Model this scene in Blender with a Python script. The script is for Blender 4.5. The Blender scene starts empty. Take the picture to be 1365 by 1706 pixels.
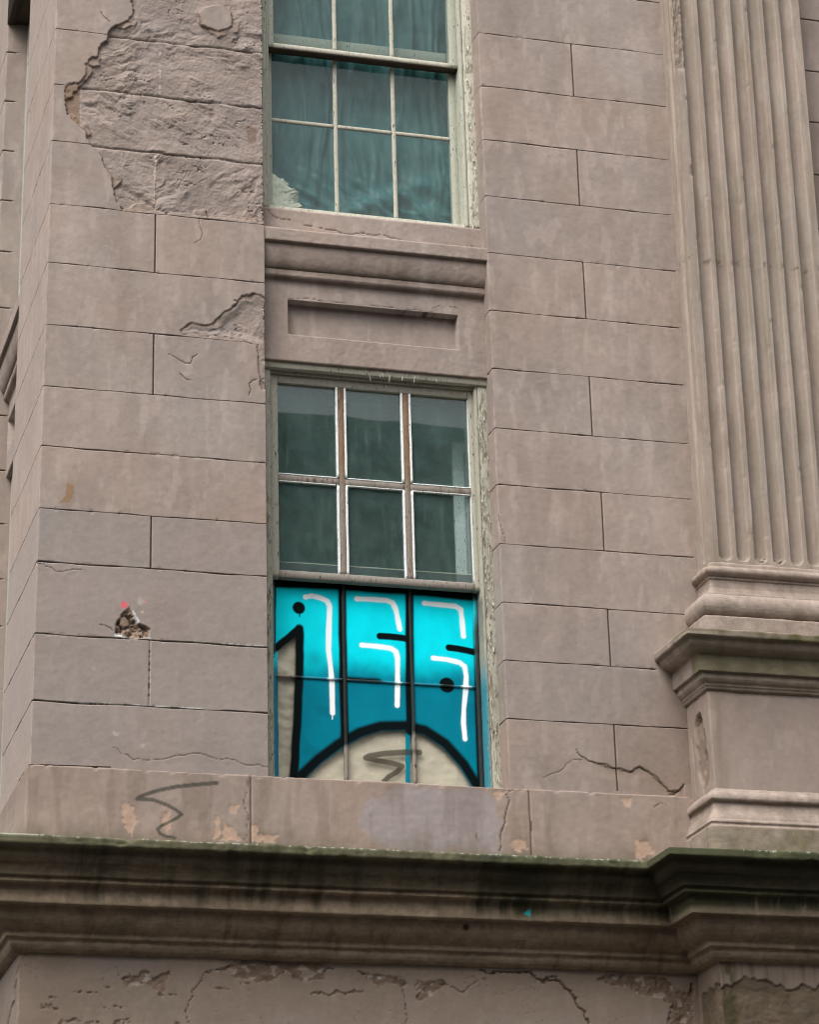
import bpy, math, random
import numpy as np
from mathutils import Matrix, Vector

# ------------------------------------------------------------------ camera, sky, sun, exposure
SC = bpy.context.scene
COL = SC.collection
CAM = np.array([-2.84520744, -12.19574905, 1.6])
CR = np.array([0.96270214, -0.26946988, -0.0243015])
CU = np.array([-0.07210417, -0.34208956, 0.93689686])
CW = np.array([0.26077878, 0.90020037, 0.34876026])
FPX = 4800.0
cd = bpy.data.cameras.new('camera'); co = bpy.data.objects.new('camera', cd); COL.objects.link(co)
cd.sensor_fit = 'HORIZONTAL'; cd.sensor_width = 36.0; cd.lens = 36.0 * FPX / 1365.0
cd.clip_start = 0.1; cd.clip_end = 3000
co.matrix_world = Matrix([[CR[0], CU[0], -CW[0], CAM[0]], [CR[1], CU[1], -CW[1], CAM[1]],
                          [CR[2], CU[2], -CW[2], CAM[2]], [0, 0, 0, 1]])
SC.camera = co

SUN_EL, SUN_AZ = math.radians(54), math.radians(225)      # azimuth from north (+Y) clockwise
wd = bpy.data.worlds.new("World"); SC.world = wd; wd.use_nodes = True
nt = wd.node_tree; nt.nodes.clear()
sky = nt.nodes.new('ShaderNodeTexSky'); sky.sky_type = 'NISHITA'; sky.sun_disc = False
sky.sun_elevation = SUN_EL; sky.sun_rotation = SUN_AZ
sky.air_density = 1.0; sky.dust_density = 6.0; sky.ozone_density = 0.6
hs = nt.nodes.new('ShaderNodeHueSaturation'); hs.inputs['Saturation'].default_value = 0.22
bg = nt.nodes.new('ShaderNodeBackground'); bg.inputs['Strength'].default_value = 0.15
ow = nt.nodes.new('ShaderNodeOutputWorld')
nt.links.new(sky.outputs[0], hs.inputs['Color']); nt.links.new(hs.outputs[0], bg.inputs['Color'])
nt.links.new(bg.outputs[0], ow.inputs['Surface'])

sd = bpy.data.lights.new('sun', 'SUN'); sd.energy = 0.95; sd.angle = math.radians(34); sd.color = (1.0, 0.97, 0.92)
so = bpy.data.objects.new('sun', sd); COL.objects.link(so)
to_sun = Vector((math.sin(SUN_AZ) * math.cos(SUN_EL), math.cos(SUN_AZ) * math.cos(SUN_EL), math.sin(SUN_EL)))
so.rotation_euler = to_sun.to_track_quat('Z', 'Y').to_euler(); so.location = (-10, -10, 30)
SC.view_settings.view_transform = 'Standard'; SC.view_settings.look = 'None'
SC.view_settings.exposure = 0.74; SC.view_settings.gamma = 1.0
SC.cycles.filter_width = 1.15

# ------------------------------------------------------------------ numeric helpers
def L(r, g, b):
    c = np.array([r, g, b], float) / 255.0
    return np.where(c <= .04045, c / 12.92, ((c + .055) / 1.055) ** 2.4)

def W(px, py, y=0.0):
    """pixel of the 1365 px photograph -> (x, z) on the real plane Y = y"""
    d = CR * (px - 682.5) - CU * (py - 853.0) + CW * FPX
    p = CAM + d * ((y - CAM[1]) / d[1])
    return p[0], p[2]

def WP(pts, y=0.0, ox=0.0, oy=0.0, s=1.0):
    return np.array([W(ox + a * s, oy + b * s, y) for a, b in pts])

def hsh(ix, iy, seed):
    h = (ix.astype(np.int64) * 374761393 + iy.astype(np.int64) * 668265263 + seed * 974634777) & 0xFFFFFFFF
    h = ((h ^ (h >> 13)) * 1274126177) & 0xFFFFFFFF
    h = ((h ^ (h >> 16)) * 2246822519) & 0xFFFFFFFF
    return (h ^ (h >> 15)) & 0xFFFFFFFF

def pn(u, v, seed=0):
    u = np.asarray(u, float); v = np.asarray(v, float)
    iu = np.floor(u); iv = np.floor(v); fu = u - iu; fv = v - iv
    su = fu ** 3 * (fu * (fu * 6 - 15) + 10); sv = fv ** 3 * (fv * (fv * 6 - 15) + 10)
    def g(du, dv):
        a = hsh(iu + du, iv + dv, seed) * (2 * math.pi / 4294967296.0)
        return np.cos(a) * (fu - du) + np.sin(a) * (fv - dv)
    n0 = g(0, 0) * (1 - su) + g(1, 0) * su; n1 = g(0, 1) * (1 - su) + g(1, 1) * su
    return (n0 * (1 - sv) + n1 * sv) * 1.5

def fbm(u, v, seed=0, o=4, gain=.5):
    a, t, f = 1.0, 0.0, 1.0
    for i in range(o):
        t = t + a * pn(u * f, v * f, seed + 17 * i); a *= gain; f *= 2.03
    return t

def ss(a, b, x):
    t = np.clip((x - a) / (b - a), 0, 1); return t * t * (3 - 2 * t)

def jag(pts, amp, n=3, seed=1):
    """midpoint displacement of a polyline"""
    r = random.Random(seed); P = [tuple(p) for p in pts]
    for k in range(n):
        Q = [P[0]]
        for a, b in zip(P, P[1:]):
            dx, dz = b[0] - a[0], b[1] - a[1]; l = math.hypot(dx, dz) + 1e-9
            o = r.uniform(-amp, amp) * min(1, l / .06)
            Q += [((a[0] + b[0]) / 2 - dz / l * o, (a[1] + b[1]) / 2 + dx / l * o), b]
        P = Q; amp *= .55
    return np.array(P)

def dline(x, z, pts, pad=.2):
    """distance to polyline and fraction along it"""
    d = np.full(x.shape, 9.0); t = np.zeros(x.shape)
    pts = np.asarray(pts)
    m = (x > pts[:, 0].min() - pad) & (x < pts[:, 0].max() + pad) & (z > pts[:, 1].min() - pad) & (z < pts[:, 1].max() + pad)
    if not m.any(): return d, t
    xs, zs = x[m], z[m]; dm = np.full(xs.shape, 9.0); tm = np.zeros(xs.shape); n = len(pts) - 1
    for i in range(n):
        a, b = pts[i], pts[i + 1]; e = b - a; l = e @ e + 1e-12
        k = np.clip(((xs - a[0]) * e[0] + (zs - a[1]) * e[1]) / l, 0, 1)
        q = np.hypot(xs - a[0] - k * e[0], zs - a[1] - k * e[1])
        s = q < dm; dm = np.where(s, q, dm); tm = np.where(s, (i + k) / n, tm)
    d[m] = dm; t[m] = tm
    return d, t

def dpoly(x, z, pts, pad=.2):
    """signed distance to polygon, negative inside"""
    pts = np.asarray(pts); cl = np.vstack([pts, pts[:1]])
    d, _ = dline(x, z, cl, pad)
    m = (x > pts[:, 0].min()) & (x < pts[:, 0].max()) & (z > pts[:, 1].min()) & (z < pts[:, 1].max())
    ins = np.zeros(x.shape, bool)
    if m.any():
        xs, zs = x[m], z[m]; q = np.zeros(xs.shape, bool)
        for a, b in zip(cl, cl[1:]):
            if a[1] == b[1]: continue
            c = ((a[1] > zs) != (b[1] > zs)) & (xs < (b[0] - a[0]) * (zs - a[1]) / (b[1] - a[1]) + a[0])
            q ^= c
        ins[m] = q
    return np.where(ins, -d, d)

def warp_x(x, z):
    """the old walls lean and spread a little with height"""
    w = np.clip(-x / 1.05, 0, 1.1); e = np.clip(x / 1.12, 0, 1)
    return x - .012 * (7 - z) * w + .0047 * (7 - z) * e

def mixc(c, m, col):
    return c * (1 - m[..., None]) + np.asarray(col) * m[..., None]

# ------------------------------------------------------------------ object helpers
def empty(name, loc=(0, 0, 0)):
    o = bpy.data.objects.new(name, None); COL.objects.link(o); o.location = loc; o.empty_display_size = .2; return o

def tag(o, label=None, cat=None, group=None, kind=None):
    for k, v in (('label', label), ('category', cat), ('group', group), ('kind', kind)):
        if v: o[k] = v
    return o

def link(name, V, F, mat, parent=None, col=None, alpha=None, smooth=False, warp=True, tris=None):
    V = np.asarray(V, float).copy()
    if warp: V[:, 0] = warp_x(V[:, 0], V[:, 2])
    me = bpy.data.meshes.new(name)
    F = np.asarray(F, np.int32)
    me.vertices.add(len(V)); me.vertices.foreach_set('co', V.astype(np.float32).ravel())
    k = F.shape[1]
    me.loops.add(F.size); me.loops.foreach_set('vertex_index', F.ravel())
    me.polygons.add(len(F)); me.polygons.foreach_set('loop_start', np.arange(0, F.size, k, dtype=np.int32))
    if smooth: me.polygons.foreach_set('use_smooth', np.ones(len(F), bool))
    me.update(calc_edges=True)
    c = np.ones((len(V), 4), np.float32)
    if col is not None: c[:, :3] = np.broadcast_to(col, (len(V), 3))
    if alpha is not None: c[:, 3] = alpha
    at = me.color_attributes.new('Col', 'FLOAT_COLOR', 'POINT'); at.data.foreach_set('color', c.ravel())
    me.materials.append(mat)
    o = bpy.data.objects.new(name, me); COL.objects.link(o)
    if parent is not None:
        o.parent = parent
        o.location = -Vector(abs_loc(parent))
    return o

def abs_loc(o):
    v = Vector(o.location)
    while o.parent is not None:
        o = o.parent; v = v + Vector(o.location)
    return v

class MB:
    def __init__(s): s.V, s.F, s.C, s.n = [], [], [], 0
    def add(s, V, F, c=(1, 1, 1)):
        V = np.asarray(V, float); s.V.append(V); s.F.append(np.asarray(F, np.int32) + s.n)
        s.C.append(np.broadcast_to(np.asarray(c, float), (len(V), 3)).copy()); s.n += len(V)
    def bar(s, x0, x1, y0, y1, z0, z1, c=(1, 1, 1), bev=.003, step=.02, wob=.0008, seed=0):
        """chamfered timber / stone bar, cut up along its longest side"""
        lo = np.array([x0, y0, z0], float); hi = np.array([x1, y1, z1], float); ax = int(np.argmax(hi - lo))
        a, b = [i for i in range(3) if i != ax]
        if (a, b) != ((ax + 1) % 3, (ax + 2) % 3): a, b = b, a
        n = max(1, int((hi[ax] - lo[ax]) / step)); t = np.linspace(lo[ax], hi[ax], n + 1)
        e = min(bev, (hi[a] - lo[a]) * .3, (hi[b] - lo[b]) * .3)
        ring = [(lo[a] + e, lo[b]), (hi[a] - e, lo[b]), (hi[a], lo[b] + e), (hi[a], hi[b] - e), (hi[a] - e, hi[b]), (lo[a] + e, hi[b]), (lo[a], hi[b] - e), (lo[a], lo[b] + e)]
        V = np.zeros((n + 1, 8, 3))
        for k, (p, q) in enumerate(ring):
            V[:, k, ax] = t; V[:, k, a] = p; V[:, k, b] = q
        if wob:
            V[:, :, a] += (pn(t * 9, t * 0 + seed, 5 + seed) * wob)[:, None]; V[:, :, b] += (pn(t * 11, t * 0 + seed, 9 + seed) * wob)[:, None]
        i = np.arange(n)[:, None] * 8; k = np.arange(8)[None]
        F = np.stack([i + k, i + (k + 1) % 8, i + 8 + (k + 1) % 8, i + 8 + k], -1).reshape(-1, 4)
        caps = []
        for base, fl in ((0, True), (n * 8, False)):
            for q in ((0, 1, 2, 7), (7, 2, 3, 6), (6, 3, 4, 5)):
                q = [base + j for j in q]; caps.append(q[::-1] if fl else q)
        s.add(V.reshape(-1, 3), np.vstack([F, caps]), c)
    def box(s, x0, x1, y0, y1, z0, z1, c=(1, 1, 1)):
        V = [(x, y, z) for x in (x0, x1) for y in (y0, y1) for z in (z0, z1)]
        F = [(0, 1, 3, 2), (4, 6, 7, 5), (0, 4, 5, 1), (2, 3, 7, 6), (0, 2, 6, 4), (1, 5, 7, 3)]
        s.add(V, F, c)
    def build(s, name, mat, parent=None, colf=None, smooth=False, warp=True, xf=None):
        V = np.vstack(s.V); C = np.vstack(s.C)
        if xf is not None: V = xf(V)
        al = None
        if colf is not None:
            Q = V.copy(); Q[:, 0] = warp_x(Q[:, 0], Q[:, 2]) if warp else Q[:, 0]
            C, al = colf(Q, C)
        return link(name, V, np.vstack(s.F), mat, parent, C, al, smooth, warp)

def grid_faces(ni, nj):
    i = np.arange(ni - 1)[:, None] * nj; j = np.arange(nj - 1)[None]
    return np.stack([i + j, i + nj + j, i + nj + j + 1, i + j + 1], -1).reshape(-1, 4)

def make_path(pts, ds, special=(), eps=.004, coarse=()):
    """columns along a plan polyline with mitred outward normals (outward = right-hand side of travel seen from above)"""
    P = np.array(pts, float); E = np.diff(P, axis=0); Ln = np.hypot(E[:, 0], E[:, 1]); T = E / Ln[:, None]
    N = np.stack([T[:, 1], -T[:, 0]], 1)
    X, NX, S, K = [], [], [], []; s0 = 0
    for i in range(len(E)):
        d = ds[i] if isinstance(ds, (list, tuple)) else ds
        n = max(1, int(round(Ln[i] / d))); t = list(np.linspace(0, Ln[i], n + 1))
        if i > 0 and Ln[i] > 4 * eps and i not in coarse: t.append(eps)
        if i < len(E) - 1 and Ln[i] > 4 * eps: t.append(Ln[i] - eps)
        for sp in special:
            if sp[0] == i:
                t = [q for q in t if not (sp[1] - .009 < q < sp[1] + .009) or q in (0, Ln[i])] + [sp[1] + o for o in (-.0085, -.004, -.003, 0, .003, .004, .0085)]
        t = sorted(t)
        if i < len(E) - 1: t = t[:-1]
        for q in t:
            if q == 0 and i > 0:
                m = (N[i - 1] + N[i]) / (1 + N[i - 1] @ N[i]); X.append(P[i]); NX.append(m); K.append(1)
            else:
                X.append(P[i] + T[i] * q); NX.append(N[i]); K.append(0)
            S.append(s0 + q)
        s0 += Ln[i]
    return dict(P=np.array(X), N=np.array(NX), S=np.array(S), corner=np.array(K))

def surf(name, path, rows, mat, parent, relief=None, colf=None, smooth=False, zshift=None, warp=True):
    """sheet swept along a plan path: rows are (z, outward offset); relief gives depth INTO the wall"""
    R = np.array(rows, float); n, m = len(path['S']), len(R)
    S = np.repeat(path['S'][:, None], m, 1); Z = np.repeat(R[None, :, 0], n, 0); O = np.repeat(R[None, :, 1], n, 0)
    X = path['P'][:, None, 0] + path['N'][:, None, 0] * O; Y = path['P'][:, None, 1] + path['N'][:, None, 1] * O
    if zshift is not None: Z = Z + zshift(S, Z)
    ctx = dict(S=S, Z=Z, O=O, X=warp_x(X, Z), Y=Y, Z0=np.repeat(R[None, :, 0], n, 0), T=np.repeat(np.r_[0, np.cumsum(np.hypot(np.diff(R[:, 0]), np.diff(R[:, 1])))][None], n, 0), corner=path['corner'][:, None] * np.ones((1, m)))
    D = relief(ctx) if relief else np.zeros_like(S)
    ctx['D'] = D
    C = colf(ctx) if colf else np.ones(S.shape + (3,))
    # depth acts along the profile normal in (off, z)
    tz = np.gradient(R[:, 0]); to = np.gradient(R[:, 1]); l = np.hypot(tz, to) + 1e-9
    no, nz = (-tz / l), (to / l)
    no = np.where(np.abs(no) < 1e-6, 0, no)
    X = X - path['N'][:, None, 0] * D * no[None]; Y = Y - path['N'][:, None, 1] * D * no[None]; Z = Z - D * nz[None]
    V = np.stack([X, Y, Z], -1).reshape(-1, 3)
    F = grid_faces(n, m)[:, ::-1]
    return link(name, V, F, mat, parent, C.reshape(-1, 3), None, smooth, warp)

def rows_dense(z0, z1, dz, joints=(), off=0.0, far=None):
    """rows from z1 down to z0"""
    z = list(np.arange(z0, z1, dz)) + [z1]
    for j in joints:
        if not (z0 < j < z1): continue
        z = [q for q in z if abs(q - j) > .009] + [j + o for o in (-.0085, -.004, -.003, 0, .003, .004, .0085)]
    z = sorted(z)[::-1]
    return [(q, off) for q in z]

def rows_profile(prof, step):
    """prof: list of (p, z) from top down -> dense rows"""
    out = []
    for (p0, z0), (p1, z1) in zip(prof, prof[1:]):
        n = max(1, int(math.ceil(math.hypot(p1 - p0, z1 - z0) / step)))
        for k in range(n): out.append((z0 + (z1 - z0) * k / n, p0 + (p1 - p0) * k / n))
    out.append((prof[-1][1], prof[-1][0])); return out

def arc(c, r, a0, a1, n=6, rz=None):
    rz = rz or r
    return [(c[0] + r * math.cos(math.radians(a)), c[1] + rz * math.sin(math.radians(a))) for a in np.linspace(a0, a1, n)]

# ------------------------------------------------------------------ materials
def mat_new(name):
    m = bpy.data.materials.new(name); m.use_nodes = True; n = m.node_tree
    b = n.nodes['Principled BSDF']; return m, n, b

def nd(n, t, **k):
    x = n.nodes.new(t)
    for a, v in k.items():
        if a in x.inputs: x.inputs[a].default_value = v
        else: setattr(x, a, v)
    return x

def col_mat(name, rough=.9, spec=.25, fine=260., famt=.10, mid=28., mamt=.08, bump=.25, bdist=.002, scale=(1, 1, 1)):
    """vertex albedo times fine procedural mottling, with procedural grain in the bump"""
    m, n, b = mat_new(name); lk = n.links.new
    at = nd(n, 'ShaderNodeAttribute', attribute_name='Col')
    tc = nd(n, 'ShaderNodeTexCoord'); mp = nd(n, 'ShaderNodeMapping'); mp.inputs['Scale'].default_value = scale
    lk(tc.outputs['Object'], mp.inputs[0])
    n1 = nd(n, 'ShaderNodeTexNoise', Scale=fine, Detail=3.0, Roughness=.6); n2 = nd(n, 'ShaderNodeTexNoise', Scale=mid, Detail=6.0, Roughness=.62)
    for q in (n1, n2): lk(mp.outputs[0], q.inputs['Vector'])
    r1 = nd(n, 'ShaderNodeMapRange'); r1.inputs['From Min'].default_value = .25; r1.inputs['From Max'].default_value = .75; r1.inputs['To Min'].default_value = 1 - famt; r1.inputs['To Max'].default_value = 1 + famt
    r2 = nd(n, 'ShaderNodeMapRange'); r2.inputs['From Min'].default_value = .25; r2.inputs['From Max'].default_value = .75; r2.inputs['To Min'].default_value = 1 - mamt; r2.inputs['To Max'].default_value = 1 + mamt
    lk(n1.outputs['Fac'], r1.inputs['Value']); lk(n2.outputs['Fac'], r2.inputs['Value'])
    mu = nd(n, 'ShaderNodeMath', operation='MULTIPLY'); lk(r1.outputs[0], mu.inputs[0]); lk(r2.outputs[0], mu.inputs[1])
    vm = nd(n, 'ShaderNodeVectorMath', operation='SCALE'); lk(at.outputs['Color'], vm.inputs[0]); lk(mu.outputs[0], vm.inputs['Scale'])
    lk(vm.outputs[0], b.inputs['Base Color'])
    b.inputs['Roughness'].default_value = rough; b.inputs['Specular IOR Level'].default_value = spec
    ad = nd(n, 'ShaderNodeMath', operation='ADD'); lk(n1.outputs['Fac'], ad.inputs[0]); lk(n2.outputs['Fac'], ad.inputs[1])
    bp = nd(n, 'ShaderNodeBump', Strength=bump, Distance=bdist); lk(ad.outputs[0], bp.inputs['Height']); lk(bp.outputs[0], b.inputs['Normal'])
    return m

M_STUCCO = col_mat('painted_stucco', fine=420., famt=.13, mid=40., mamt=.07, bump=.3, bdist=.0015)
M_STONE = col_mat('weathered_moulding', fine=170, mid=22, famt=.15, mamt=.22, bump=.5)

def wood_mat(name, bare, peel_lo, peel_hi, rough=.65, dirt=(.05, .04, .03)):
    """old oil paint (albedo from Col) flaking off in patches drawn out along the timber"""
    m, n, b = mat_new(name); lk = n.links.new
    at = nd(n, 'ShaderNodeAttribute', attribute_name='Col'); tc = nd(n, 'ShaderNodeTexCoord')
    mp = nd(n, 'ShaderNodeMapping'); mp.inputs['Scale'].default_value = (1, 1, .22); lk(tc.outputs['Object'], mp.inputs[0])
    nz = nd(n, 'ShaderNodeTexNoise', Scale=75., Detail=6., Roughness=.65); lk(mp.outputs[0], nz.inputs['Vector'])
    big = nd(n, 'ShaderNodeTexNoise', Scale=9., Detail=3.); lk(mp.outputs[0], big.inputs['Vector'])
    ad = nd(n, 'ShaderNodeMath', operation='MULTIPLY_ADD'); lk(big.outputs['Fac'], ad.inputs[0]); ad.inputs[1].default_value = .6; lk(nz.outputs['Fac'], ad.inputs[2])
    pr = nd(n, 'ShaderNodeMapRange'); pr.inputs['From Min'].default_value = peel_lo; pr.inputs['From Max'].default_value = peel_hi; lk(ad.outputs[0], pr.inputs['Value'])
    g = nd(n, 'ShaderNodeTexNoise', Scale=240., Detail=4.); lk(mp.outputs[0], g.inputs['Vector'])
    gr = nd(n, 'ShaderNodeMapRange'); gr.inputs['From Min'].default_value = .3; gr.inputs['From Max'].default_value = .7; gr.inputs['To Min'].default_value = .78; gr.inputs['To Max'].default_value = 1.12; lk(g.outputs['Fac'], gr.inputs['Value'])
    mx = nd(n, 'ShaderNodeMix', data_type='RGBA'); lk(pr.outputs[0], mx.inputs['Factor']); lk(at.outputs['Color'], mx.inputs[6]); mx.inputs[7].default_value = (*bare, 1)
    # fine cracks in the paint
    vo = nd(n, 'ShaderNodeTexNoise', Scale=130., Detail=2.); lk(mp.outputs[0], vo.inputs['Vector'])
    cr = nd(n, 'ShaderNodeMapRange'); cr.inputs['From Min'].default_value = .34; cr.inputs['From Max'].default_value = .30; lk(vo.outputs['Fac'], cr.inputs['Value'])
    m2 = nd(n, 'ShaderNodeMix', data_type='RGBA'); lk(cr.outputs[0], m2.inputs['Factor']); lk(mx.outputs[2], m2.inputs[6]); m2.inputs[7].default_value = (*dirt, 1)
    vm = nd(n, 'ShaderNodeVectorMath', operation='SCALE'); lk(m2.outputs[2], vm.inputs[0]); lk(gr.outputs[0], vm.inputs['Scale'])
    lk(vm.outputs[0], b.inputs['Base Color']); b.inputs['Roughness'].default_value = rough; b.inputs['Specular IOR Level'].default_value = .3
    sb = nd(n, 'ShaderNodeMath', operation='MULTIPLY_ADD'); lk(pr.outputs[0], sb.inputs[0]); sb.inputs[1].default_value = -1.; lk(g.outputs['Fac'], sb.inputs[2])
    bp = nd(n, 'ShaderNodeBump', Strength=.5, Distance=.0015); lk(sb.outputs[0], bp.inputs['Height']); lk(bp.outputs[0], b.inputs['Normal'])
    return m

M_FRAME = wood_mat('flaking_sage_paint', tuple(L(150, 142, 126)), .98, 1.03)
M_SASH = wood_mat('old_sage_paint', tuple(L(140, 128, 110)), 1.02, 1.08)
M_BARE = wood_mat('bare_weathered_wood', tuple(L(95, 78, 62)), .84, .98)
M_SPRAY = wood_mat('sprayed_timber', tuple(L(40, 52, 52)), 1.08, 1.12, rough=.5)

def glass_mat(name, dirt=.10, film=.04, refl=1.9, tint=(.86, .94, .92)):
    """single old pane: see-through, mirror reflection by Fresnel, procedural dust and runs on it; Col alpha = sprayed paint"""
    m, n, b = mat_new(name); lk = n.links.new
    at = nd(n, 'ShaderNodeAttribute', attribute_name='Col'); tc = nd(n, 'ShaderNodeTexCoord')
    tr = nd(n, 'ShaderNodeBsdfTransparent'); tr.inputs[0].default_value = (*tint, 1)
    gl = nd(n, 'ShaderNodeBsdfGlossy', Roughness=.01); lw = nd(n, 'ShaderNodeLayerWeight', Blend=.5); pw = nd(n, 'ShaderNodeMath', operation='POWER'); lk(lw.outputs['Facing'], pw.inputs[0]); pw.inputs[1].default_value = 5.; fr = nd(n, 'ShaderNodeMath', operation='MULTIPLY_ADD'); lk(pw.outputs[0], fr.inputs[0]); fr.inputs[1].default_value = .95; fr.inputs[2].default_value = .046
    wv = nd(n, 'ShaderNodeTexNoise', Scale=3.5, Detail=1.); lk(tc.outputs['Object'], wv.inputs['Vector'])
    bw = nd(n, 'ShaderNodeBump', Strength=.05, Distance=.003); lk(wv.outputs['Fac'], bw.inputs['Height']); lk(bw.outputs[0], gl.inputs['Normal'])
    f2 = nd(n, 'ShaderNodeMath', operation='MULTIPLY'); lk(fr.outputs[0], f2.inputs[0]); f2.inputs[1].default_value = refl; f2.use_clamp = True
    mx = nd(n, 'ShaderNodeMixShader'); lk(f2.outputs[0], mx.inputs[0]); lk(tr.outputs[0], mx.inputs[1]); lk(gl.outputs[0], mx.inputs[2])
    df = nd(n, 'ShaderNodeBsdfDiffuse'); df.inputs[0].default_value = (*L(142, 172, 166), 1)
    mp = nd(n, 'ShaderNodeMapping'); mp.inputs['Scale'].default_value = (1, 1, .10); lk(tc.outputs['Object'], mp.inputs[0])
    st = nd(n, 'ShaderNodeTexNoise', Scale=38., Detail=6., Roughness=.7); lk(mp.outputs[0], st.inputs['Vector'])
    sp = nd(n, 'ShaderNodeTexNoise', Scale=9., Detail=9., Roughness=.75); lk(tc.outputs['Object'], sp.inputs['Vector'])
    r1 = nd(n, 'ShaderNodeMapRange'); r1.inputs['From Min'].default_value = .52; r1.inputs['From Max'].default_value = .8; r1.inputs['To Max'].default_value = dirt * 2.2; lk(st.outputs['Fac'], r1.inputs['Value'])
    r2 = nd(n, 'ShaderNodeMapRange'); r2.inputs['From Min'].default_value = .40; r2.inputs['From Max'].default_value = .8; r2.inputs['To Max'].default_value = dirt * 2.2; lk(sp.outputs['Fac'], r2.inputs['Value'])
    a0 = nd(n, 'ShaderNodeMath', operation='ADD'); lk(r1.outputs[0], a0.inputs[0]); lk(r2.outputs[0], a0.inputs[1])
    ad = nd(n, 'ShaderNodeMath', operation='ADD'); lk(a0.outputs[0], ad.inputs[0]); ad.inputs[1].default_value = film; ad.use_clamp = True
    m2 = nd(n, 'ShaderNodeMixShader'); lk(ad.outputs[0], m2.inputs[0]); lk(mx.outputs[0], m2.inputs[1]); lk(df.outputs[0], m2.inputs[2])
    lk(at.outputs['Color'], b.inputs['Base Color']); b.inputs['Roughness'].default_value = .55; b.inputs['Specular IOR Level'].default_value = .06
    m3 = nd(n, 'ShaderNodeMixShader'); lk(at.outputs['Alpha'], m3.inputs[0]); lk(m2.outputs[0], m3.inputs[1]); lk(b.outputs[0], m3.inputs[2])
    lk(m3.outputs[0], n.nodes['Material Output'].inputs['Surface'])
    return m

M_GLASS = glass_mat('old_dusty_glass', .06, .105, 2.0, (.84, .95, .93))
M_GLASS_D = glass_mat('old_streaked_glass', .075, .05, 1.1)
M_GLASS_G = glass_mat('sprayed_glass', .03, .01, 1.0, (.96, .97, .96))

def cloth_mat(name, rough=.8, trans=0., scale=60.):
    m = col_mat(name, rough=rough, spec=.2, fine=scale * 2, famt=.02, mid=scale * .3, mamt=.07, bump=.02)
    if trans:
        n = m.node_tree; b = n.nodes['Principled BSDF']; b.inputs['Roughness'].default_value = rough
    return m
M_DRAPE = cloth_mat('teal_sheeting', rough=.45)
M_CLOTH = cloth_mat('unbleached_cloth')
M_ROOM = col_mat('dim_room', mamt=.2)
M_GROUND = col_mat('street_surface', fine=60, mid=3, mamt=.2)

# ------------------------------------------------------------------ albedos
STUC = np.array(L(150, 136, 127)) * 1.0
GROOVE = np.array(L(84, 66, 56))
STONE_C = np.array(L(143, 130, 122))

def stucco(c, seed=0, warm=0.):
    u, z = c['S'], c['Z']
    n1 = fbm(u * 1.3, z * 1.1, 11 + seed, 4); n2 = fbm(u * 9, z * 2.2, 31 + seed, 4); n3 = fbm(u * 24, z * 20, 51 + seed, 3)
    n4 = fbm(u * 5, z * 4.2, 131 + seed, 5, .62)
    v = 1 + .09 * n1 + .075 * n2 + .055 * n3 + .06 * n4
    if 'blk' in c: v = v * (1 + .075 * (c['blk'] - .5))
    C = STUC * v[..., None]
    hue = fbm(u * 2.1 + 7, z * 1.7, 71 + seed, 3) + (1.1 * ((c['blk'] * 7.3) % 1 - .5) if 'blk' in c else 0)
    C = C * (1 + hue[..., None] * np.array([.035, -.005, -.035]))
    blot = ss(.28, .6, fbm(u * 13 + 3, z * 4.5, 91 + seed, 4)) * .38          # chalky brush marks
    C = mixc(C, blot, np.array(L(173, 157, 148)))
    stain = ss(.25, .75, fbm(u * 3.5, z * 1.2 + 9, 111 + seed, 4)) * .30
    C = mixc(C, stain, np.array(L(132, 115, 104)))
    return C

def blocks(c, joints, seams):
    zs = np.sort([j[0] for j in joints]); r = np.searchsorted(zs, c['Z0']); side = np.zeros_like(r)
    for s0, za, zb in seams: side = side + ((c['Z0'] > za) & (c['Z0'] < zb) & (c['S'] > s0))
    c['blk'] = hsh(r * 3 + side, r * 0 + 5, 77) / 4294967296.0

def undul(c, seed=0):
    return fbm(c['S'] * 2.2, c['Z'] * 2.2, 5 + seed, 3) * .0022 + fbm(c['S'] * 26, c['Z'] * 26, 6 + seed, 3) * .0006

def arris(c, amt=.003, seed=0):
    n = ss(-.1, .9, fbm(c['Z'] * 14, c['S'] * 0, 15 + seed, 3)) * .004
    return c['corner'] * (amt + n)

def crackset(x, z, cracks):
    """list of (polyline, width, depth) -> (depth, mask)"""
    D = np.zeros(x.shape); Mk = np.zeros(x.shape)
    for i, (p, w, dp) in enumerate(cracks):
        d, t = dline(x, z, jag(p, .012, 3, 100 + i), .05)
        ww = w * (.5 + 1.0 * np.abs(pn(t * 9, t * 0 + i, 3)) + .5 * np.abs(pn(t * 31, t * 0 + i, 4)) + .35 * np.sin(np.pi * t))
        k = 1 - ss(ww * .45, ww * 1.05 + .001, d)
        D = np.maximum(D, k * dp); Mk = np.maximum(Mk, k)
    return D, Mk

def joints_relief(c, joints, vjs, zlim=(0, 99)):
    """horizontal joints [(z, half width, depth)] and vertical joints [(path s, z0, z1)]"""
    D = np.zeros(c['S'].shape)
    for k, (zj, hw, dp) in enumerate(joints):
        near = np.abs(c['Z0'] - zj) < .0036
        pres = ss(-.75, -.35, fbm(c['S'] * 4.2, c['S'] * 0 + zj, 8, 2))
        D = np.maximum(D, near * dp * (.3 + .7 * pres))
        dz = np.abs(c['Z'] - zj); chip = ss(.48, .75, fbm(c['S'] * 24, c['S'] * 0 + zj * 9, 18, 3)) * (1 - ss(.003, .010, dz)) * .003
        D = np.maximum(D, chip)
    for s0, za, zb in vjs:
        near = (np.abs(c['S'] - s0) < .0036) & (c['Z0'] < zb) & (c['Z0'] > za)
        D = np.maximum(D, near * .007)
    return D

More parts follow.
